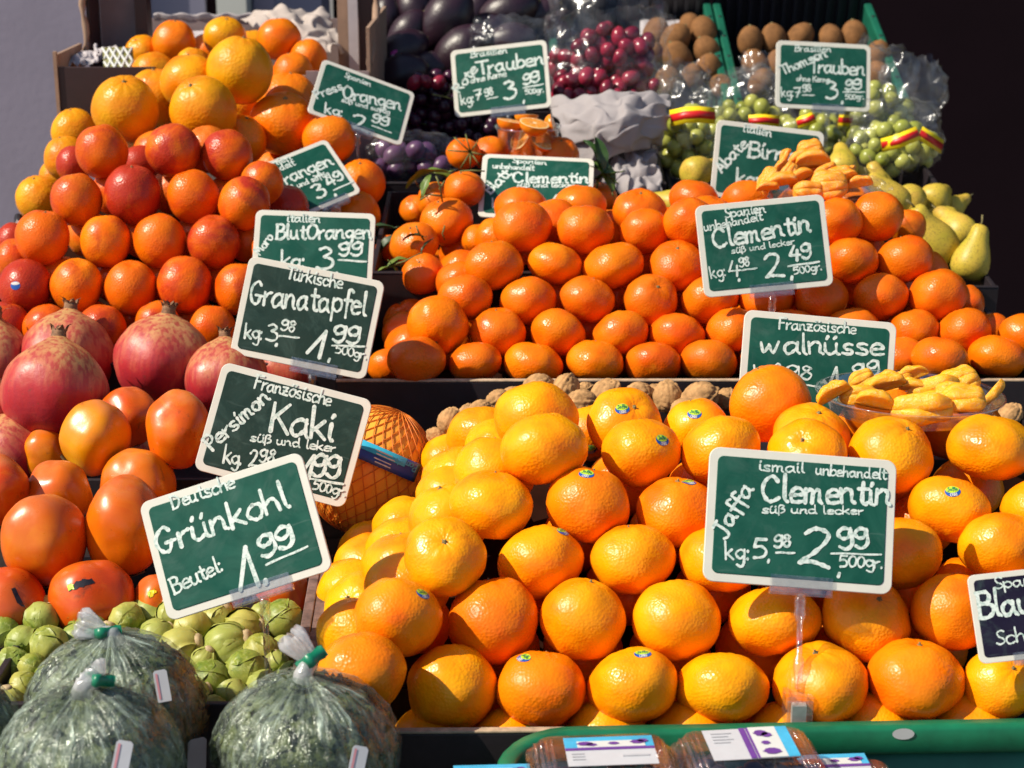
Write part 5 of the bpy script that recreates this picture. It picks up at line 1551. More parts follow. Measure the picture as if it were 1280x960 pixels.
# tub with cut halves
tub_c = U(660, 158, 2.42); R = 41*2.42/FPX
tub = MB().lathe([(.0005, -.046), (R*.74, -.046), (R*.78, -.044), (R*.97, -.004), (R*1.03, -.001), (R*1.03, .001), (R*.95, .0005), (R*.76, -.043), (.0005, -.0445)], 48).build('clear_tub', M['clear'], None, loc=tub_c)
tag(tub, 'clear plastic tub with halved clementines above the Blatt Clementin sign', 'tub')
def half_mesh():
    b = MB(); n = 30
    b.grid(lambda u, v: (.024*math.sin(math.pi/2*(.04+.96*v))*math.cos(2*math.pi*u), .024*math.sin(math.pi/2*(.04+.96*v))*math.sin(2*math.pi*u), -.020*math.cos(math.pi/2*(.04+.96*v))), n, 10, wrap=True)
    return b.mesh('clementine_half')
HALF = half_mesh(); HALF.materials.append(M['clementine'])
def face_mat():
    m, n, o = mat('cut_clementine_face')
    v = coords(n); sx = n.nodes.new('ShaderNodeSeparateXYZ'); n.links.new(v, sx.inputs[0])
    a = math_(n, 'ARCTAN2', sx.outputs[1], sx.outputs[0])
    s = math_(n, 'ABSOLUTE', math_(n, 'SINE', math_(n, 'MULTIPLY', a, 5.0)))
    ln = n.nodes.new('ShaderNodeVectorMath'); ln.operation = 'LENGTH'; n.links.new(v, ln.inputs[0])
    cc = mixc(n, ramp(n, s, [(.05, (.8,)*3), (.22, (0, 0, 0))]), (.80, .28, .03), (.85, .62, .3))
    cc = mixc(n, ramp(n, math_(n, 'MULTIPLY', ln.outputs['Value'], 40.0), [(.10, (1, 1, 1)), (.16, (0, 0, 0))]), cc, (.85, .7, .45))
    cc = mixc(n, ramp(n, math_(n, 'MULTIPLY', ln.outputs['Value'], 40.0), [(.82, (0, 0, 0)), (.88, (1, 1, 1))]), cc, (.85, .6, .28))
    principled(n, o, cc, .25, bump(n, noise_tex(n, 180, 3, .5), .4, .001), .5)
    return m
M['face'] = face_mat()
HF = MB().grid(lambda u, v: (.0238*v*math.cos(2*math.pi*u), .0238*v*math.sin(2*math.pi*u), .0012*math.sin(v*math.pi)+.0003), 30, 8, wrap=True).mesh('cut_face'); HF.materials.append(M['face'])
halves = [(638,151,17,2.40,10,.25,'left halved clementine in the tub, cut face up'),(668,154,19,2.38,12,.45,'middle halved clementine in the tub, cut face to the front'),(692,156,14,2.41,75,.2,'halved clementine on edge at the right of the tub'),
 (650,172,17,2.40,-60,.6,'halved clementine at the lower left of the tub'),(678,174,17,2.40,40,.7,'halved clementine at the lower right of the tub'),(658,144,15,2.45,0,.1,'halved clementine at the back of the tub'),(663,180,16,2.42,150,.3,'halved clementine at the bottom of the tub')]
for x, y, rp, d, an, tw, lab in halves:
    o = place('clementine_half', HALF, x, y, d, rp, .024, orient(img_dir(an, tw), RND.random()*3), (.86, .26, .01, 1))
    tag(o, lab, 'clementine half', 'halved clementines in the tub'); obj('cut_face', HF, None, o)

# ------------------------------------------------------------------ berry punnets
M['berry'] = simple('dark_berry', (.012, .008, .022), .55, .4, 60)
vs, fs = ball(14, 9, lambda q: .0075*(1+.05*noise.noise(q*3))); BERRY = mesh_of(vs, fs, 'berry'); BERRY.materials.append(M['berry'])
M['punnet'] = film_mat('punnet_plastic', tint=(.85, .8, .85), base=.05, edge=.28, bscale=30, milky=.10, rough=.1, bs=.4)
def punnet(cx, cy, d, yaw, W, D, H, lab, label, tilt=0):
    t = thing('berry_punnet', lab, 'punnet', U(cx, cy, d)-Vector((0, 0, H)), 'berry punnets in the green crate', (math.radians(tilt), 0, math.radians(yaw)))
    def rr(w, dd, z, n=6, rad=.012):
        out = []
        for sx, sy, a0 in ((1, 1, 0), (-1, 1, 90), (-1, -1, 180), (1, -1, 270)):
            for k in range(n):
                a = math.radians(a0+90*k/(n-1)); out.append((sx*(w/2-rad)+rad*math.cos(a), sy*(dd/2-rad)+rad*math.sin(a), z))
        return out
    def loft(prof, cap0=True, cap1=True):
        b = MB(); n = 24
        for w, dd, z in prof: b.add(rr(w, dd, z), [])
        for i in range(len(prof)-1): b.f += [(i*n+k, i*n+(k+1) % n, (i+1)*n+(k+1) % n, (i+1)*n+k) for k in range(n)]
        if cap1: b.f.append(tuple((len(prof)-1)*n+k for k in range(n)))
        if cap0: b.f.append(tuple(range(n))[::-1])
        return b
    loft([(W*.86, D*.84, 0), (W*.93, D*.92, H*.62), (W, D, H*.66), (W, D, H*.70)], True, False).build('tray', M['punnet'], t)
    lid = loft([(W*1.005, D*1.005, H*.68), (W*1.005, D*1.005, H*.74), (W*.95, D*.93, H*.75), (W*.92, D*.90, H*.88), (W*.87, D*.85, H*.90), (W*.85, D*.83, H)], False, True).build('lid', M['punnet'], t)
    for sx in (-1, 1):
        for k in range(4):
            x = sx*W*(.33+.036*k); MB().tube([(x, -D*.36, H*.985-k*.0012), (x, D*.36, H*.985-k*.0012)], .0016, 6).build('rib', M['punnet'], lid)
    rd = random.Random(int(cx))
    for k in range(34):
        b_ = obj('berry', BERRY, None, t, (rd.uniform(-.40, .40)*W, rd.uniform(-.38, .38)*D, rd.uniform(.18, .68)*H)); b_.rotation_euler = (rd.random()*3, rd.random()*3, 0)
    # printed label on the lid: pale paper, picture strip with dark berries, violet line
    lx, ly, lw, ld, mode = label
    z = H+.0012
    def quad(x0, y0, x1, y1, zz, m, nm, par):
        return MB().box((x0, y0, zz-.0003), (x1, y1, zz)).build(nm, m, par, smooth=False)
    L = quad(lx-lw/2, ly-ld/2, lx+lw/2, ly+ld/2, z, M['tag_white'], 'label', t)
    def blob(x, y, rx, ry):
        b = MB(); b.add([(x+rx*math.cos(2*math.pi*k/14)*(1+.2*math.sin(3*k)), y+ry*math.sin(2*math.pi*k/14), z+.0012) for k in range(14)], [tuple(range(14))]); return b
    if mode == 'rows':
        quad(lx-lw/2, ly+ld*.12, lx+lw/2, ly+ld/2, z+.0005, M['sky_print'], 'label_picture', L)
        quad(lx-lw*.36, ly+ld*.12, lx+lw*.40, ly+ld*.34, z+.0008, M['white'], 'label_cloud', L)
        quad(lx-lw/2, ly+ld*.04, lx+lw/2, ly+ld*.12, z+.0005, M['violet_print'], 'label_line', L)
        for (x, y, a, b_) in ((-.27, .24, .09, .07), (-.2, .2, .06, .05), (.05, .23, .06, .05), (.32, .26, .08, .07), (.38, .30, .06, .06)): blob(lx+x*lw, ly+y*ld, a*lw, b_*ld).build('label_berries', M['violet_print'], L, smooth=False)
        for k in range(3): quad(lx-lw*.44, ly-ld*(.1+.1*k), lx-lw*.30, ly-ld*(.07+.1*k), z+.0006, M['grey_line'], 'label_print', L)
        quad(lx+lw*.12, ly-ld*.22, lx+lw*.42, ly-ld*.16, z+.0006, M['grey_line'], 'label_print', L)
    else:
        quad(lx+lw*.26, ly-ld/2, lx+lw/2, ly+ld/2, z+.0005, M['sky_print'], 'label_picture', L)
        quad(lx+lw*.04, ly-ld/2, lx+lw*.36, ly+ld/2, z+.0007, M['white'], 'label_cloud', L)
        quad(lx-lw*.07, ly-ld/2, lx+lw*.0, ly+ld/2, z+.0005, M['violet_print'], 'label_line', L)
        quad(lx+lw*.012, ly-ld/2, lx+lw*.04, ly+ld/2, z+.0005, M['violet_print'], 'label_line', L)
        for (x, y, a, b_) in ((.16, .28, .08, .10), (.22, .22, .06, .08), (.17, -.04, .05, .06), (.20, -.32, .10, .10)): blob(lx+x*lw, ly+y*ld, a*lw, b_*ld).build('label_berries', M['violet_print'], L, smooth=False)
        for k in range(4): quad(lx-lw*(.42), ly+ld*(.34-.1*k), lx-lw*(.18+.05*(k % 2)), ly+ld*(.37-.1*k), z+.0006, M['grey_line'], 'label_print', L)
    return t
M['grey_line'] = simple('grey_small_print', (.42, .42, .45), .6, .1)
punnet(754, 946, 1.245, 4, .106, .078, .042, 'berry punnet on the left with a wide cloud-and-berry label', (.006, .006, .064, .040, 'rows'))
punnet(938, 938, 1.25, 6, .104, .078, .042, 'berry punnet in the middle, label with blue right end and violet stripe', (.002, .008, .062, .044, 'cols'))
punnet(1046, 978, 1.27, 4, .10, .078, .040, 'lower berry punnet half hidden right of the middle one', (.002, .018, .056, .040, 'rows'))
punnet(596, 992, 1.26, 3, .10, .078, .040, 'lower berry punnet half hidden left of the left one', (.012, .018, .056, .040, 'rows'))
# ------------------------------------------------------------------ price signs
SW, SH, ST = .150, .107, .0024
def fit_pose(quad, d0, size=1.0):
    """position, turn and lean of a 15 x 10.7 cm board whose corners (TL, TR, BR, BL) are seen at `quad`"""
    q = np.array([p if p else (np.nan, np.nan) for p in quad], float); ok = ~np.isnan(q[:, 0])
    Fw, Rt, Upv, C = (np.array(v) for v in (FW, RT, UP, CAM))
    loc = np.array([(-SW/2, SH/2), (SW/2, SH/2), (SW/2, -SH/2), (-SW/2, -SH/2)])*size
    roll0 = math.atan2(-(q[1, 1]-q[0, 1]), q[1, 0]-q[0, 0])
    cx, cy = np.nanmean(q, 0)
    def frame(p):
        yaw, lean, roll = p[3:6]
        cr, sr = math.cos(roll), math.sin(roll)
        x0, y0, z0 = Rt, Upv, -Fw
        # lean back about x, turn about y, then roll about the view axis
        cl, sl_ = math.cos(lean), math.sin(lean); cy_, sy_ = math.cos(yaw), math.sin(yaw)
        x1 = x0*cy_ - z0*sy_; z1 = z0*cy_ + x0*sy_
        y2 = y0*cl - z1*sl_; z2 = z1*cl + y0*sl_
        x3 = x1*cr + y2*sr; y3 = y2*cr - x1*sr
        return x3, y3, z2
    def corners(p):
        x3, y3, _ = frame(p); c = C + p[2]*(Fw+Rt*((p[0]-640)/FPX)+Upv*((480-p[1])/FPX))
        return [c + x3*a + y3*b for a, b in loc]
    def res(p):
        out = []
        for P, t, k in zip(corners(p), q, ok):
            r = P-C; z = r@Fw
            if k: out += [640+FPX*(r@Rt)/z-t[0], 480-FPX*(r@Upv)/z-t[1]]
        return np.array(out+[p[3]*14, (p[4]-.12)*14, (p[2]-d0)*400])
    p = np.array([cx, cy, d0, 0.0, .12, roll0])
    for _ in range(40):
        r = res(p); J = np.zeros((len(r), 6))
        for k in range(6):
            h = 1e-4 if k > 1 else 1e-2
            pp = p.copy(); pp[k] += h; J[:, k] = (res(pp)-r)/h
        p = p - .6*np.linalg.solve(J.T@J+1e-6*np.eye(6), J.T@r)
    x3, y3, z3 = frame(p); c = C + p[2]*(Fw+Rt*((p[0]-640)/FPX)+Upv*((480-p[1])/FPX))
    Mx = Matrix.Identity(4)
    for r in range(3):
        Mx[r][0], Mx[r][1], Mx[r][2], Mx[r][3] = x3[r], y3[r], z3[r], c[r]
    return Mx @ Matrix.Scale(size, 4), p

def rrect(w_, h_, r, n=6):
    out = []
    for sx, sy, a0 in ((1, 1, 0), (-1, 1, 90), (-1, -1, 180), (1, -1, 270)):
        for k in range(n+1):
            a = math.radians(a0+90*k/n); out.append((sx*(w_/2-r)+r*math.cos(a), sy*(h_/2-r)+r*math.sin(a)))
    return out
def plate_mesh(w_, h_, r, z0, z1):
    P = rrect(w_, h_, r); n = len(P); e = .0005
    Q = rrect(w_-2*e, h_-2*e, r-e)
    vs = [(x, y, z0) for x, y in P]+[(x, y, z1-e) for x, y in P]+[(x, y, z1) for x, y in Q]
    fs = [tuple(range(n))[::-1]]+[(i, (i+1) % n, n+(i+1) % n, n+i) for i in range(n)]+[(n+i, n+(i+1) % n, 2*n+(i+1) % n, 2*n+i) for i in range(n)]+[tuple(range(2*n, 3*n))]
    return mesh_of(vs, fs, 'plate', False)
BORDER = plate_mesh(SW, SH, .0085, -ST/2, ST/2); BORDER.materials.append(M['sign_white'])
PANEL = {}
for k in ('green_board', 'dark_board', 'blue_board'):
    PANEL[k] = plate_mesh(SW-.0135, SH-.0135, .0050, ST/2-.0004, ST/2+.0007); PANEL[k].materials.append(M[k])

def price_sign(lab, quad, d, texts, lines=(), panel='green_board', clip=(.5, .32), foot=.12, clamp=None, dots=()):
    # boards differ a little in size
    size = d*math.dist(quad[0], quad[1])/(FPX*SW)
    Mx, p = fit_pose(quad, d, size)
    t = bpy.data.objects.new('price_sign', None); link(t); t.empty_display_size = .02
    t.matrix_world = Mx; tag(t, lab, 'price sign', 'chalk price signs on the stall')
    obj('board', BORDER, None, t); obj('chalk_panel', PANEL[panel], None, t)
    Mi = Mx.inverted(); zf = ST/2+.0009
    def loc(px, py):
        ray = (U(px, py, 1)-CAM); o_ = Mi @ CAM; dr = (Mi.to_3x3() @ ray)
        k = (zf-o_.z)/dr.z; return Vector((o_.x+dr.x*k, o_.y+dr.y*k))
    k_px = p[2]/FPX/size
    b = MB(); cnt = 0
    for ti, (s, x0, y0, x1, y1, h, sw) in enumerate(texts):
        A, B = loc(x0, y0), loc(x1, y1); S, wd = text_strokes(s, .3, ti+len(s))
        ex = (B-A); L = ex.length; ex.normalize(); ey = Vector((-ex.y, ex.x)); kx = L/max(wd, 1); ky = h*k_px/18*.86; sw *= .74
        if len(s) == 1: kx = min(kx, ky*1.3)
        for st in S:
            ribbon(b, [A+ex*x*kx+ey*y*ky for x, y in st], sw*k_px, zf+cnt*.0000025); cnt += 1
    for (x0, y0, x1, y1, sw) in lines:
        A, B = loc(x0, y0), loc(x1, y1); ribbon(b, [A.lerp(B, q/6)+Vector((0, .0003*math.sin(q))) for q in range(7)], sw*k_px*.8, zf+cnt*.0000025); cnt += 1
    for (x, y, sw) in dots:
        A = loc(x, y); sw *= .8; ribbon(b, [A, A+Vector((-.2*sw*k_px, -.8*sw*k_px))], sw*k_px, zf+cnt*.0000025); cnt += 1
    b.build('writing', M['chalk'], t, smooth=False)
    # clear clip along the lower edge, ball joint, rod down into the heap
    cx, cw = (clip[0]-.5)*SW, clip[1]*SW
    cb = MB(); y0 = -SH/2-.004; y1 = -SH/2+.0095
    cb.box((cx-cw/2, y0, ST/2+.0012), (cx+cw/2, y1, ST/2+.0024)); cb.box((cx-cw/2, y0, -ST/2-.0024), (cx+cw/2, y1, -ST/2-.0012)); cb.box((cx-cw/2, y0-.002, -ST/2-.0024), (cx+cw/2, y0-.00001, ST/2+.0024))
    c_o = cb.build('clip', M['clear_frost'], t, smooth=False)
    R3 = Mi.to_3x3(); dn = (R3 @ Vector((0, 0, -1))).normalized()
    if clamp is not None: dn = (R3 @ (clamp-(Mx @ Vector((cx, y0-.004, 0))))).normalized(); foot = (clamp-(Mx @ Vector((cx, y0-.004, 0)))).length
    J = Vector((cx, y0-.004, 0))
    sb = MB(); X = dn.orthogonal().normalized(); Rm = dn.to_track_quat('Z', 'Y').to_matrix().to_4x4(); Rm.translation = J
    sb.lathe([(.0005, -.004), (.0042, -.003), (.0050, .002), (.0042, .008), (.0050, .012), (.0036, .017), (.0026, .019), (.0026, foot-.026), (.0040, foot-.024), (.0046, foot-.016), (.0034, foot-.008), (.0030, foot), (.0005, foot)], 12, Rm)
    sb.build('stem', M['clear_frost'], t)
    if clamp is not None:
        c_ = Mi @ clamp; b2 = MB()
        zu = (R3 @ Vector((0, 0, 1))).normalized(); xu = (R3 @ RT).normalized(); fu = (R3 @ Vector((0, -1, 0))).normalized()
        Rm = Matrix((xu, fu, zu)).transposed().to_4x4(); Rm.translation = c_
        b2.box((-.011, -.009, -.035), (-.0065, .010, -.002), Rm); b2.box((.0065, -.009, -.035), (.011, .010, -.002), Rm); b2.box((-.0064, -.008, -.009), (.0064, .009, -.0025), Rm); b2.box((-.010, .0101, -.036), (.010, .0125, -.004), Rm)
        k_ = b2.build('clamp', M['clear_frost'], t, smooth=False, bevel=.001)
        MB().box((-.0055, .0030, -.026), (.0055, .0099, -.0095), Rm).build('clamp_pad', M['white'], k_, smooth=False)
    return t

rail_clamp = U(998, 862, 1.372)
price_sign('green chalk sign reading Deutsche Grünkohl 1,99 above the sprouts', [(174,626),(380,559),(414,712),(210,786)], 1.42,
 [('Deutsche',217,636,294,609,20,3.6),('Grünkohl',200,694,362,633,38,6.2),('Beutel:',219,742,281,712,23,4),('1',300,739,330,729,66,7),('99',329,697,368,680,34,7)], [(333,706,384,683,4)], clip=(.57,.36), dots=[(332,725,7)], foot=.10)
price_sign('green chalk sign reading Clementin 2,99, on a clear stem at the front heap', [(886,557),(1121,576),(1114,745),(879,726)], 1.395,
 [('ismail',949,588,1005,591,15,3),('unbehandelt',1020,593,1107,599,15,3),('Clementin',953,626,1112,631,36,6.4),('Jaffa',906,674,942,612,24,5),('süß und lecker',953,641,1079,643,11,2.8),('kg:',907,699,938,700,25,4),
  ('5',942,697,962,698,32,4.6),('98',968,684,989,684,20,4),('2',1000,703,1042,711,56,7),('99',1050,686,1086,684,34,6),('500gr.',1050,708,1104,710,17,3.4)], [(970,691,993,691,3.4),(1039,692,1101,693,3.6)], dots=[(961,700,4.5),(1049,717,6)], clip=(.52,.33), clamp=rail_clamp)
price_sign('green chalk sign reading Spanien Clementin 2,49 in front of the middle heap', [(868,258),(1030,243),(1041,356),(881,373)], 1.985,
 [('Spanien',907,272,957,265,13,2.6),('unbehandelt',881,289,953,275,12,2.4),('Clementin',893,310,1013,289,27,5),('süß und lecker',915,317,993,305,8.5,2),('kg:',889,348,909,345,17,2.6),('4',912,346,928,344,24,3.2),('98',925,334,937,332,15,2.8),
  ('2',958,347,988,344,38,5),('49',988,326,1014,323,24,4.6),('500gr.',993,343,1028,337,11,2.4)], [(927,338,946,335,2.6),(985,333,1024,327,2.8)], dots=[(924,349,3.4),(990,346,5)], clip=(.52,.34), foot=.06)
price_sign('green chalk sign reading Französische Walnüsse between middle heap and segment plate', [(931,387),(1121,404),None,None], 1.735,
 [('Französische',974,411,1070,417,16,2.8),('Walnüsse',951,441,1104,444,28,4.8),('kg: 3',945,478,978,475,24,3.2),('98',984,474,1016,475,22,3.4),('1',1034,490,1050,489,36,5),('99',1068,473,1099,469,24,4.4)], [(1003,481,1023,483,2.8),(1066,482,1106,481,3)], foot=.12)
price_sign('shaded green chalk sign reading Französische Persimon Kaki before the pomelo', [(280,449),(469,497),(428,639),(241,590)], 1.69,
 [('Französische',318,485,413,507,19,3.2),('Kaki',338,540,416,550,42,6.4),('Persimon',266,563,338,499,22,4.4),('süß und leker',313,551,419,565,12,2.8),('kg. 2',279,579,322,583,24,3.6),('98',324,577,342,580,22,3.6),('1',374,597,388,600,40,6),('99',389,594,423,599,36,6),('500gr.',391,611,431,621,15,3)], [(384,598,429,605,3.4)], foot=.12, panel='dark_board')
price_sign('shaded green chalk sign reading Türkische Granatapfel above the Kaki sign', [(311,319),(483,353),(455,475),(289,442)], 1.90,
 [('Türkische',358,348,427,361,18,3),('Granatapfel',312,380,457,394,34,4.6),('kg:',306,423,329,425,21,3.4),('3',333,424,347,427,26,3.6),('98',351,412,368,415,17,3.2),('1',384,443,408,449,40,5.4),('99',416,427,447,430,28,5.2),('500gr.',419,441,458,449,13,2.6)], [(349,420,374,422,2.8),(415,432,456,433,2.8)], dots=[(346,430,4),(412,449,5)], clip=(.62,.34), foot=.10, panel='dark_board')
price_sign('bright green chalk sign reading Moro BlutOrangen 3,99 behind the Granatapfel sign', [(320,263),(471,267),None,(312,366)], 2.06,
 [('italien',359,277,400,278,12,2.5),('BlutOrangen',346,299,464,298,22,4.2),('Moro',325,319,342,297,13,2.8),('kg:',352,334,382,335,24,4),('3',396,336,418,338,34,4.8),('99',424,319,451,320,22,4.6)], [(423,325,458,327,2.8)], dots=[(421,341,4.5)], foot=.08)
price_sign('tilted green chalk sign reading Orangen 3,49 right of the blood oranges', [(286,219),(407,175),(461,241),(338,288)], 2.285,
 [('Spanien',322,215,365,199,11,2.3),('unbehandelt',312,229,369,206,10,2.3),('Orangen',345,236,417,205,20,3.8),('süß und saftig',357,241,412,219,9,2.2),('kg:',352,263,385,247,17,3.2),('3',397,248,411,243,24,4.2),('49',413,234,431,222,19,3.8)], [(417,238,441,227,2.4)], dots=[(419,243,4)], clip=(.70,.3), foot=.06)
price_sign('green chalk sign sloping down right reading Press Orangen 2,99 by the cardboard box', [(403,75),(519,117),(497,182),(388,140)], 2.40,
 [('Spanien',431,96,463,108,9,2),('Press',397,123,430,111,14,3.2),('Orangen',429,122,501,138,22,3.8),('süß und saftig',427,127,487,143,8,2),('kg:',406,141,429,147,18,3.2),('2',440,159,457,164,27,4.2),('99',465,152,484,158,18,3.8)], [(465,157,489,166,2.2)], dots=[(460,165,3.6)], clip=(.55,.3), foot=.08)
price_sign('green chalk sign reading Rote Trauben 3,99 in front of avocados and dark grapes', [(563,64),(684,49),(689,134),(569,148)], 2.60,
 [('Brasilien',589,72,634,66,9,2),('Trauben',599,93,680,80,20,3.8),('Rote',575,116,597,87,14,3.2),('ohne Kerne',589,104,633,95,9,2),('kg:',577,131,594,128,15,2.6),('7',594,125,605,123,16,2.8),('98',607,121,617,118,13,2.6),('3',631,124,654,122,28,4.4),('99',655,106,674,102,17,3.8),('500gr.',657,118,680,115,8,2)], [(609,124,622,121,2),(654,110,679,105,2.4)], dots=[(655,126,4)], clip=(.55,.36), foot=.10)
price_sign('green chalk sign reading Thomson Trauben 3,99 in front of the right kiwi crate', [(968,49),(1088,55),(1089,144),(970,134)], 2.62,
 [('Brasilien',994,64,1039,65,9,1.9),('Thomson',979,93,1034,71,14,3),('Trauben',1013,90,1080,94,20,3.4),('ohne Kerne',996,101,1037,103,8,1.8),('kg:',977,121,993,121,14,2.2),('7',993,121,1003,121,15,2.4),('98',1004,115,1014,114,12,2.3),('3',1033,123,1052,124,27,3.8),('99',1057,112,1076,112,16,3.5),('500gr.',1057,124,1080,124,8,1.9)], [(1003,119,1018,119,1.8),(1054,115,1081,115,2)], dots=[(1053,127,3.6)], clip=(.55,.34), foot=.12)
price_sign('green chalk sign reading Abate Birnen behind the peeled clementine plate', [(895,148),(1031,166),None,(888,246)], 2.36,
 [('italien',929,164,964,171,12,2.5),('Abate',902,216,935,181,16,3.6),('Birnen',936,196,1012,204,22,4.2),('kg:',921,230,949,233,22,3.8),('2',964,228,984,231,28,4)], foot=.08)
price_sign('green chalk sign reading Blatt Clementin among the leafy clementines', [(603,194),(744,199),None,(597,270)], 2.31,
 [('Spanien',641,203,683,206,8,2.1),('unbehandelt',616,210,667,213,9,2.1),('Blatt',614,242,640,218,17,3.8),('Clementin',642,228,735,229,19,4),('süß und lecker',646,234,718,234,8,2),('kg:',616,259,632,259,16,3),('1',686,260,699,260,26,4.2),('99',703,248,724,248,18,3.6)], [(702,253,730,254,2.2)], foot=.08)
price_sign('dark blue chalk sign cut off at the right edge, reading Spanien Blau', [(1208,721),(1362,703),None,(1225,829)], 1.352,
 [('Spanien',1244,736,1322,727,16,2.6),('Blau',1226,773,1293,764,36,6.4),('Schale',1246,806,1316,797,20,2.8)], panel='blue_board', clip=(.42,.3), foot=.12)

# ------------------------------------------------------------------ trays, crates, boxes
def tray(name, lab, a, b, depth, h, m, cat='tray', wall=.006, z_floor=.004, tilt=0, front_h=None, edge=None, back=True, sides=(True, True)):
    """open tray: a, b = top front corners left and right (world); built level, tilt lifts the back"""
    a, b = Vector(a), Vector(b); L = (b-a).length; yaw = math.atan2(b.y-a.y, b.x-a.x)
    t = thing(name, lab, cat, a-Vector((0, 0, h)), None, (tilt, 0, yaw))
    MB().box((0, wall, 0), (L, depth, z_floor)).build('floor', m, t, smooth=False)
    fh = front_h or h
    fr = MB().box((0, 0, 0), (L, wall-.0002, fh)).build('front_board', m, t, smooth=False, bevel=.001)
    if edge: MB().box((0, -.0004, fh+.0002), (L, wall+.0004, fh+.0026)).build('rim', edge, fr, smooth=False, bevel=.0008)
    if back: MB().box((0, depth+.0002, 0), (L, depth+wall, h)).build('back_board', m, t, smooth=False)
    for k, x in enumerate((0, L-wall)):
        if sides[k]: MB().box((x, wall, z_floor+.0002), (x+wall, depth, h)).build('side_board', m, t, smooth=False, bevel=.001)
    return t
Zf = U(640, 918, 1.36).z
tray('clementine_tray', 'dark board tray with pale cut rim holding the front clementine heap', U(372, 919, 1.36), Vector((.62, U(640, 918, 1.36).y+.012, Zf)), .36, .075, M['black_tray'], edge=M['raw_edge'], back=False, sides=(False, True))
sl_t = thing('wooden_slats', 'weathered wooden slats between the sprouts and the front clementine heap', 'slats', U(392, 840, 1.43))
for (p0, p1, w_) in (((372, 850, 1.42), (392, 728, 1.60), .009), ((390, 845, 1.43), (404, 735, 1.60), .010)):
    A_, B_ = U(*p0), U(*p1); dv = (B_-A_); dv.z = 0; ln = dv.length; yaw = math.atan2(dv.y, dv.x)-math.pi/2
    Mr = Matrix.Translation(A_-sl_t.location) @ Matrix.Rotation(yaw, 4, 'Z')
    sb = MB()
    for k in range(4): sb.box((-w_/2, 0, -.0095-.0165*k), (w_/2, ln+.05, .006-.0165*k), Mr)
    sb.box((-w_/2-.001, .06, -.062), (w_/2+.001, .072, .0065), Mr)
    sb.build('slat', M['wood_slat'], sl_t, smooth=False, bevel=.001)
tray('clementine_tray', 'black tray with thin pale rim holding the middle clementine heap', U(420, 478, 1.95), U(1330, 471, 1.95), .40, .078, M['black_tray'], edge=M['raw_edge'], back=False)
tray('walnut_tray', 'low black tray holding the walnuts behind the front heap', U(575, 575, 1.72), U(1330, 570, 1.72), .15, .03, M['black_tray'], sides=(False, True))
# torn paper fibres on the rim of the middle tray belong to the board itself
tray('leafy_clementine_tray', 'black cardboard tray of the leafy clementines, left of the middle heap', U(462, 341, 2.13), U(690, 341, 2.13), .34, .07, M['black_tray'], edge=M['black_tray'], tilt=math.radians(6))
tray('grape_tray', 'black tray front holding the dark grapes and red grape bag', U(462, 228, 2.48), U(832, 236, 2.48), .36, .09, M['black_tray'], edge=M['black_tray'], tilt=math.radians(8))
tray('grape_tray', 'black tray under the bags of green grapes, right corner in the open', U(836, 236, 2.52), U(1178, 226, 2.52), .34, .09, M['black_tray'], edge=M['black_tray'], tilt=math.radians(8))
tray('pear_tray', 'black tray of the pears, its right front corner in view', U(740, 358, 2.28), U(1246, 351, 2.28), .27, .11, M['black_tray'], edge=M['black_tray'], tilt=math.radians(6))
tray('avocado_tray', 'black tray of the avocados at the back', U(470, 128, 2.82), U(690, 128, 2.82), .34, .10, M['black_tray'], tilt=math.radians(14))
tray('sprout_tray', 'black tray of the brussels sprouts behind the kale bags', U(-30, 880, 1.40), U(368, 880, 1.40), .16, .06, M['black_tray'])
tray('persimmon_tray', 'black tray of the persimmons behind the sprouts', U(-60, 800, 1.56), U(390, 800, 1.56), .19, .05, M['black_tray'])
tray('pomegranate_tray', 'dark tray of the pomegranates, hidden under the fruit', U(-60, 600, 1.80), U(388, 590, 1.80), .14, .03, M['black_tray'])
tray('blood_orange_tray', 'tray under the blood oranges with grey left side board', U(-70, 452, 1.99), U(420, 450, 1.99), .26, .05, M['black_tray'], tilt=math.radians(8))  # black so the gaps between the fruits look shaded
# side board of the orange heap with its black clips, seen at the left edge
P0, P1 = U(-6, 330, 2.16), U(72, 190, 2.58)
t = thing('orange_tray', 'pale board along the left flank of the oranges, with small black clips', 'tray', P0-Vector((0, 0, .07)))
def slab(t, A_, B_, h, th, m, name):
    A_ = A_-t.location; B_ = B_-t.location; dv = (B_-A_); s = Vector((-dv.y, dv.x, 0)).normalized()*th
    b = MB(); b.add([A_, B_, B_+s, A_+s, A_-Vector((0, 0, h)), B_-Vector((0, 0, h)), B_+s-Vector((0, 0, h)), A_+s-Vector((0, 0, h))], [(0,1,2,3),(7,6,5,4),(0,4,5,1),(1,5,6,2),(2,6,7,3),(3,7,4,0)])
    return b.build(name, m, t, smooth=False)
slab(t, P0, P1, .07, .004, M['pale_card'], 'side_board')
for f in (.36, .80):
    q = P0.lerp(P1, f)-t.location; b = MB(); b.tube([q+Vector((0, -.008, -.012)), q+Vector((-.002, 0, .002)), q+Vector((0, .008, -.012))], .006, 8); b.build('clip', M['black_print'], t)
R_ = U(470, 300, 2.20); Lq = U(60, 300, 2.20)
MB().box((Lq.x-P0.x+.02, .05, -.0), (R_.x-P0.x+.29, .42, .006)).build('floor', M['black_tray'], t, smooth=False)  # black floor puts shade into the gaps of the orange heap

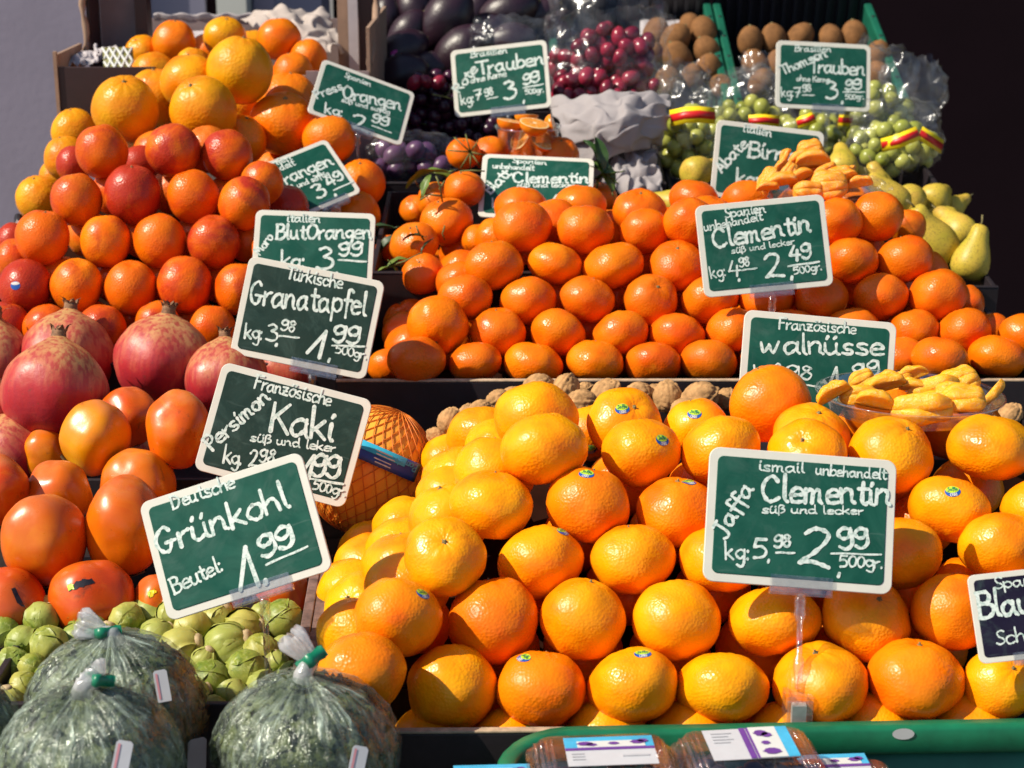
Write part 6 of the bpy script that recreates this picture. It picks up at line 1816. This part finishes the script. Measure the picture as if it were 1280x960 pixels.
# sloping dark sheets added behind the heaps, their colour the shade in the gaps
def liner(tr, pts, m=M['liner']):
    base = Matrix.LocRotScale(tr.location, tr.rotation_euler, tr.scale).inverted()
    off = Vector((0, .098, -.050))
    o = MB().add([base @ (U(*p)+off) for p in pts], [(0, 1, 2, 3)]).build('gap_backing', m, tr, smooth=False)
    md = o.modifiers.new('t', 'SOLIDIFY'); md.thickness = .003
def tray_called(word):
    return next(o for o in bpy.data.objects if 'label' in o and word in o['label'] and o['category'] == 'tray')
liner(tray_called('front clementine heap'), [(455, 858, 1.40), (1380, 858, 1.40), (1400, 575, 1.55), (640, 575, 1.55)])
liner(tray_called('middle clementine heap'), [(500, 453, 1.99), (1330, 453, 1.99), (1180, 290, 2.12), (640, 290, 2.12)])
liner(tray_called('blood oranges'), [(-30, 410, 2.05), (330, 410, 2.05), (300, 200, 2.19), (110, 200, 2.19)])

# cardboard orange box at the back left
t = thing('cardboard_box', 'open cardboard orange box with dark printed side and tall corner posts, back left', 'cardboard box', U(84, 190, 2.56))
O = Vector(t.location)
def loc(px, py, d): return U(px, py, d)-O
zt = loc(85, 80, 2.56).z
fx0, fx1, fy = loc(80, 80, 2.56).x, loc(463, 95, 2.56).x, 0.0
D_ = .36
bxs = MB().box((fx0, 0, -.02), (fx0+.14, .005, zt)); bxs.build('front_panel', M['dark_card'], t, smooth=False, bevel=.0008)
MB().box((fx0-.0052, -.003, -.02), (fx0-.0002, .0045, zt+.022)).build('corner_edge', M['cardboard'], t, smooth=False)
MB().box((fx0-.004, .006, -.02), (fx0+.001, .15, zt+.018)).build('side_panel', M['cardboard'], t, smooth=False)
MB().box((fx0+.1402, 0, -.02), (fx1-.09, .005, zt-.012)).build('front_panel', M['cardboard'], t, smooth=False)
rp = MB().box((fx1-.0898, 0, -.02), (fx1, .005, zt-.006)).build('front_panel', M['pale_card'], t, smooth=False)
MB().box((fx0, .0055, -.02), (fx1, D_, -.015)).build('floor', M['cardboard'], t, smooth=False)
MB().box((fx1-.003, .006, -.02), (fx1+.002, D_, zt+.055)).build('side_panel', M['cardboard'], t, smooth=False)
MB().box((fx0+.02, D_+.001, -.02), (fx1, D_+.006, zt+.035)).build('back_panel', M['pale_card'], t, smooth=False)
rb = MB()
def wavy(u, v): return Vector((fx0+.07+(fx1-fx0-.17)*u, D_+.0005-.003*v+.0014*math.sin(u*60), zt+.036+.010*(v-.3)+.002*math.sin(u*47)))
rb.grid(wavy, 40, 4); o = rb.build('torn_edge', M['white_paper'], t); md = o.modifiers.new('t', 'SOLIDIFY'); md.thickness = .001
# tall corner posts and flaps
MB().box((fx0+.008, .16, -.02), (fx0+.013, .23, zt+.20)).build('corner_post', M['dark_card'], t, smooth=False)
MB().box((fx0+.0132, .2301, -.02), (fx0+.073, .235, zt+.20)).build('corner_post', M['pale_card'], t, smooth=False)
MB().box((fx0+.0732, .20, -.02), (fx0+.092, .235, zt+.20)).build('corner_post', M['dark_card'], t, smooth=False)
pp = MB(); pp.tube([Vector((fx0+.006, .155, z)) + Vector((.002*math.sin(z*90), 0, 0)) for z in np.linspace(zt-.01, zt+.20, 16)], [.0045+.0015*math.sin(k*2.2) for k in range(16)], 7); pp.build('torn_edge', M['cardboard'], t)
MB().box((fx1-.062, .20, -.02), (fx1-.045, .205, zt+.20)).build('corner_post', M['cardboard'], t, smooth=False)
MB().box((fx1-.0448, .19, -.02), (fx1-.030, .195, zt+.20)).build('inside_label', M['white_paper'], t, smooth=False)
MB().box((fx1-.0298, .20, -.02), (fx1-.004, .205, zt+.20)).build('corner_post', M['dark_card'], t, smooth=False)
pp = MB(); pp.tube([Vector((fx1-.001, .19-.16*max(0, (zt+.06-z)/.06 if z < zt+.06 else 0), z)) for z in np.linspace(zt, zt+.20, 16)], [.0050+.0018*math.sin(k*1.7) for k in range(16)], 7); pp.build('torn_edge', M['cardboard'], t)
# print on the front
S, wd = text_strokes('By A', .05); b = MB(); k = .0105/18
x0 = loc(95, 152, 2.56); 
for i, st in enumerate(S): ribbon(b, [(x0.x+x*k, x0.z+y*k) for x, y in st], .0022, .0008+i*.00002, lambda x, y, z: (x, -z, y))
b.build('lettering', M['orange_print'], t, smooth=False)
cxz = loc(441, 90, 2.56); b = MB()
for r_, w_ in ((.0125, .0012), (.0098, .0006)): ribbon(b, [(cxz.x+r_*math.cos(a), cxz.z-.004+r_*math.sin(a)) for a in np.linspace(0, 2*math.pi, 40)], w_, .0008, lambda x, y, z: (x, -z, y))
for a in np.linspace(0, 2*math.pi, 14): ribbon(b, [(cxz.x+.0105*math.cos(a), cxz.z-.004+.0105*math.sin(a)), (cxz.x+.0118*math.cos(a+.1), cxz.z-.004+.0118*math.sin(a+.1))], .001, .0009, lambda x, y, z: (x, -z, y))
for k in range(3): ribbon(b, [(cxz.x-.006, cxz.z-.008+.004*k), (cxz.x+.006, cxz.z-.008+.004*k)], .0013, .0008, lambda x, y, z: (x, -z, y))
b.build('stamp', M['grey_print'], rp, smooth=False)
# lattice paper and wads
lat = thing('lattice_paper', 'olive paper with white diamond lattice stuck in the box, left of the oranges', 'paper', U(146, 80, 2.60))
def latp(u, v): return U(128+u*38+4*v, 60+v*46, 2.615-.04*v)-lat.location - FW*.004*math.sin(u*3)
o = MB().grid(latp, 10, 10).build('sheet', M['olive'], lat); md = o.modifiers.new('t', 'SOLIDIFY'); md.thickness = .0006
lb = MB()
for k in range(-4, 7):
    for sg in (1, -1):
        pts = []
        for q in np.linspace(0, 1, 14):
            u = (k*.24+sg*q*.7) if sg > 0 else (k*.24+.5-q*.7)
            if 0 <= u <= 1: pts.append(latp(u, q)-FW*.0012)
        if len(pts) > 2: lb.tube(pts, .0021, 5)
lb.build('lattice', M['white'], lat)
sheet('paper_wad', 'crumpled white paper on the rim of the cardboard box, far left', M['white_paper'], [(84,66),(124,61),(122,78),(82,80)], [2.62,2.64,2.60,2.58], .010, 11, nu=24, nv=14, sc=50)
sheet('paper_wad', 'white torn paper beside the lattice paper in the cardboard box', M['white_paper'], [(122,60),(146,58),(140,66),(120,78)], [2.66,2.68,2.62,2.62], .006, 12, nu=20, nv=12, sc=50)
sheet('brown_paper', 'grey brown crumpled paper inside the box, behind the highest right orange', M['brown_paper'], [(300,24),(410,14),(434,64),(372,86)], [2.84,2.84,2.72,2.70], .014, 13, sag=(.03, .01), sc=16)
sheet('printed_sheet', 'white printed sheet glimpsed between the top oranges in the box', M['white_paper'], [(226,40),(262,38),(262,62),(226,64)], [2.86,2.86,2.84,2.84], .003, 14, nu=12, nv=10)

# green kiwi crates, tilted to the front
def crate(lab, xa, xb, py, d):
    A_, B_ = U(xa, py, d), U(xb, py, d); L = (B_-A_).length; H = .13; dep = .42
    t = thing('kiwi_crate', lab, 'crate', A_-Vector((0, 0, H)), 'green crates of kiwis', (math.radians(19), 0, 0))
    m, dk = M['dark_green_plastic'], M['black_print']  # floor and back near black, interior shade put into the colour
    MB().box((0, 0, 0), (L, dep, .006)).build('floor', dk, t, smooth=False)
    MB().box((.0, 0, .0062), (L, .010, H-.03)).build('front_wall', m, t, smooth=False, bevel=.002)
    for x in (0, L-.012):
        s = MB(); s.box((x, .0102, .0062), (x+.012, dep, H-.012))
        so_ = s.build('side_wall', m, t, smooth=False)
        r = MB().box((x-.001, .0102, H-.0118), (x+.013, dep, H)); r.build('rim', m, so_, smooth=False, bevel=.003)
        for k in range(5): MB().lathe([(.0005, 0), (.003, 0), (.003, .0008), (.0005, .0009)], 10, Matrix.Translation((x+.006, .04+.08*k, H+.0002))).build('rivet', dk, so_)
    bw = MB()
    bw.box((0, dep+.0002, .0), (L, dep+.010, .05)); bw.box((0, dep+.0002, .20), (L, dep+.010, .24))
    for k in range(int(L/.02)): bw.box((.005+k*.02, dep+.001, .0502), (.012+k*.02, dep+.009, .1998))
    bw.build('back_wall', dk, t, smooth=False)
    MB().box((0, dep+.0104, 0), (L, dep+.014, .24)).build('shade_backing', dk, t, smooth=False)
    return t
crate('left dark green plastic crate of kiwis at the back, behind the red grape bag', 690, 914, 128, 2.86)
crate('right dark green plastic crate of kiwis at the back, beside the dark background', 918, 1136, 128, 2.86)
pl = sheet('crate_liner', 'pale paper liner behind the kiwis of the left crate', M['white_paper'], [(800,26),(900,26),(900,44),(800,44)], [3.16,3.16,3.10,3.10], .004, 21, nu=16, nv=8)

# green crate with the berry punnets: rounded rim in front of the tray
yb = U(640, 915, 1.355).y; zr = U(700, 936, 1.345).z
xL = U(748, 915, 1.345).x; yR = yb+.018
t = thing('green_crate', 'bright green plastic crate with rounded rim holding the berry punnets', 'crate', (xL, yb-.20, zr-.11))
Rr = .055; pts = []
rootv = Vector(t.location)
for k in range(9):
    a = math.radians(180-90*k/8); pts.append(Vector((xL-.015+Rr*math.cos(a), yb-Rr-.004+Rr*math.sin(a), zr)))
pts = [Vector((xL-.015-Rr, yb-.22, zr))]+pts+[Vector((xL+.20, yb+.002, zr+.001)), Vector((xL+.36, yb+.006, zr+.002)), Vector((.62, yb+.012, zr+.004))]
def rimmesh():
    b = MB(); n = len(pts); prof = [(-.006, -.011), (.006, -.011), (.0075, -.008), (.0075, .009), (.005, .012), (-.005, .012), (-.0075, .009), (-.0075, -.008)]
    for i, p in enumerate(pts):
        tt = (pts[min(i+1, n-1)]-pts[max(i-1, 0)]).normalized(); nn = Vector((-tt.y, tt.x, 0)).normalized()
        for a, z in prof: b.v.append(p-rootv+nn*a+Vector((0, 0, z)))
    m_ = len(prof)
    for i in range(n-1):
        for k in range(m_): b.f.append((i*m_+k, i*m_+(k+1) % m_, (i+1)*m_+(k+1) % m_, (i+1)*m_+k))
    return b
rimmesh().build('rim', M['green_plastic'], t)
wb = MB()
for i, p in enumerate(pts):
    for z in (-.0112, -.095): wb.v.append(p-rootv+Vector((0, 0, z)))
for i in range(len(pts)-1): wb.f.append((2*i, 2*i+1, 2*i+3, 2*i+2))
o = wb.build('wall', M['dark_green_plastic'], t); md = o.modifiers.new('t', 'SOLIDIFY'); md.thickness = .004; md.offset = 0
MB().box((-.05, -.02, .0), (.62-xL, .19, .012)).build('floor', M['dark_green_plastic'], t, smooth=False)
sp = U(1131, 907, 1.345); sk = MB()
sk.add([Vector((sp.x+.0085*math.cos(a), yb-.0006, sp.z-.0085+.0048*math.sin(a)))-rootv+Vector((0, -.0045, 0)) for a in np.linspace(0, 2*math.pi, 18, endpoint=False)], [tuple(range(18))])
s0 = sk.build('round_sticker', M['white'], t, smooth=False)

# ------------------------------------------------------------------ stepped stand under the trays
t = thing('market_stand', 'dark stepped wooden stand carrying all the trays of the stall', 'market stand', (0, 1.0, 0))
steps = [(-.70, .72, 1.02, 1.70, Zf-.082), (-.66, .60, 1.702, 2.06, .842), (-.62, .60, 2.062, 2.44, .880), (-.58, .62, 2.442, 3.3, .945)]
for (x0, x1, y0, y1, z) in steps:
    MB().box((x0, y0-1.0, z-.03), (x1, y1-1.0, z)).build('shelf', M['stand_wood'], t, smooth=False, bevel=.002)
    MB().box((x0, y0-1.0+.0, z-.16), (x1, y0-1.0+.018, z-.0302)).build('fascia', M['stand_wood'], t, smooth=False)
    for x in (x0+.03, x1-.08):
        for y in (y0+.03, y1-.08): MB().box((x, y-1.0, 0), (x+.05, y-.95, z-.0305)).build('leg', M['stand_wood'], t, smooth=False)

# ------------------------------------------------------------------ shop front and ground
M['grey_wall'] = simple('blue_grey_render', (.27, .235, .30), .85, .10, 3, .3, .002, 60)
M['pale_post'] = simple('pale_door_post', (.50, .50, .46), .6, .06, 6)
M['blue_panel'] = simple('blue_grey_panel', (.17, .165, .235), .6, .08, 5)
M['shade_black'] = simple('near_black_shade', (.0075, .0028, .005), .9, .25, 2, spec=.1)  # near black stands in for the shade of the unlit interior
M['paving'] = simple('grey_paving', (.16, .15, .14), .9, .25, 5, .5, .004, 30)
t = thing('shop_front', 'blue grey shop wall with pale door post and near-black backdrop for the unlit interior', 'building', (0, 4.0, 0))
def X(px): return (px-640)/FPX*3.92
def wallbox(name, x0, x1, y0, y1, m, z1=3.6): MB().box((x0, y0, 0), (x1, y1, z1)).build(name, m, t, smooth=False)
wallbox('wall', -7, X(160)-.002, 0, .25, M['grey_wall']); wallbox('wall', X(160), X(252), .04, .25, M['blue_panel'])
wallbox('door_post_or_gap', X(253), X(271), .06, .25, M['shade_black']); wallbox('door_post_or_gap', X(272), X(309), -.02, .25, M['pale_post'])  # first strip stands in for the dark gap left of the pale post
wallbox('door_panel', X(310), X(398), .06, .25, M['blue_panel']); wallbox('door_panel', X(313), X(338), .055, .0598, M['grey_wall'])
wallbox('shade_backdrop', X(399), 7, .30, .40, M['shade_black'])  # slab added as backdrop, the interior's shade put into its colour
g = MB(); g.add([(-60, -30, 0), (60, -30, 0), (60, 90, 0), (-60, 90, 0)], [(0, 1, 2, 3)])
gr = g.build('ground', M['paving'], smooth=False); gr['kind'] = 'structure'
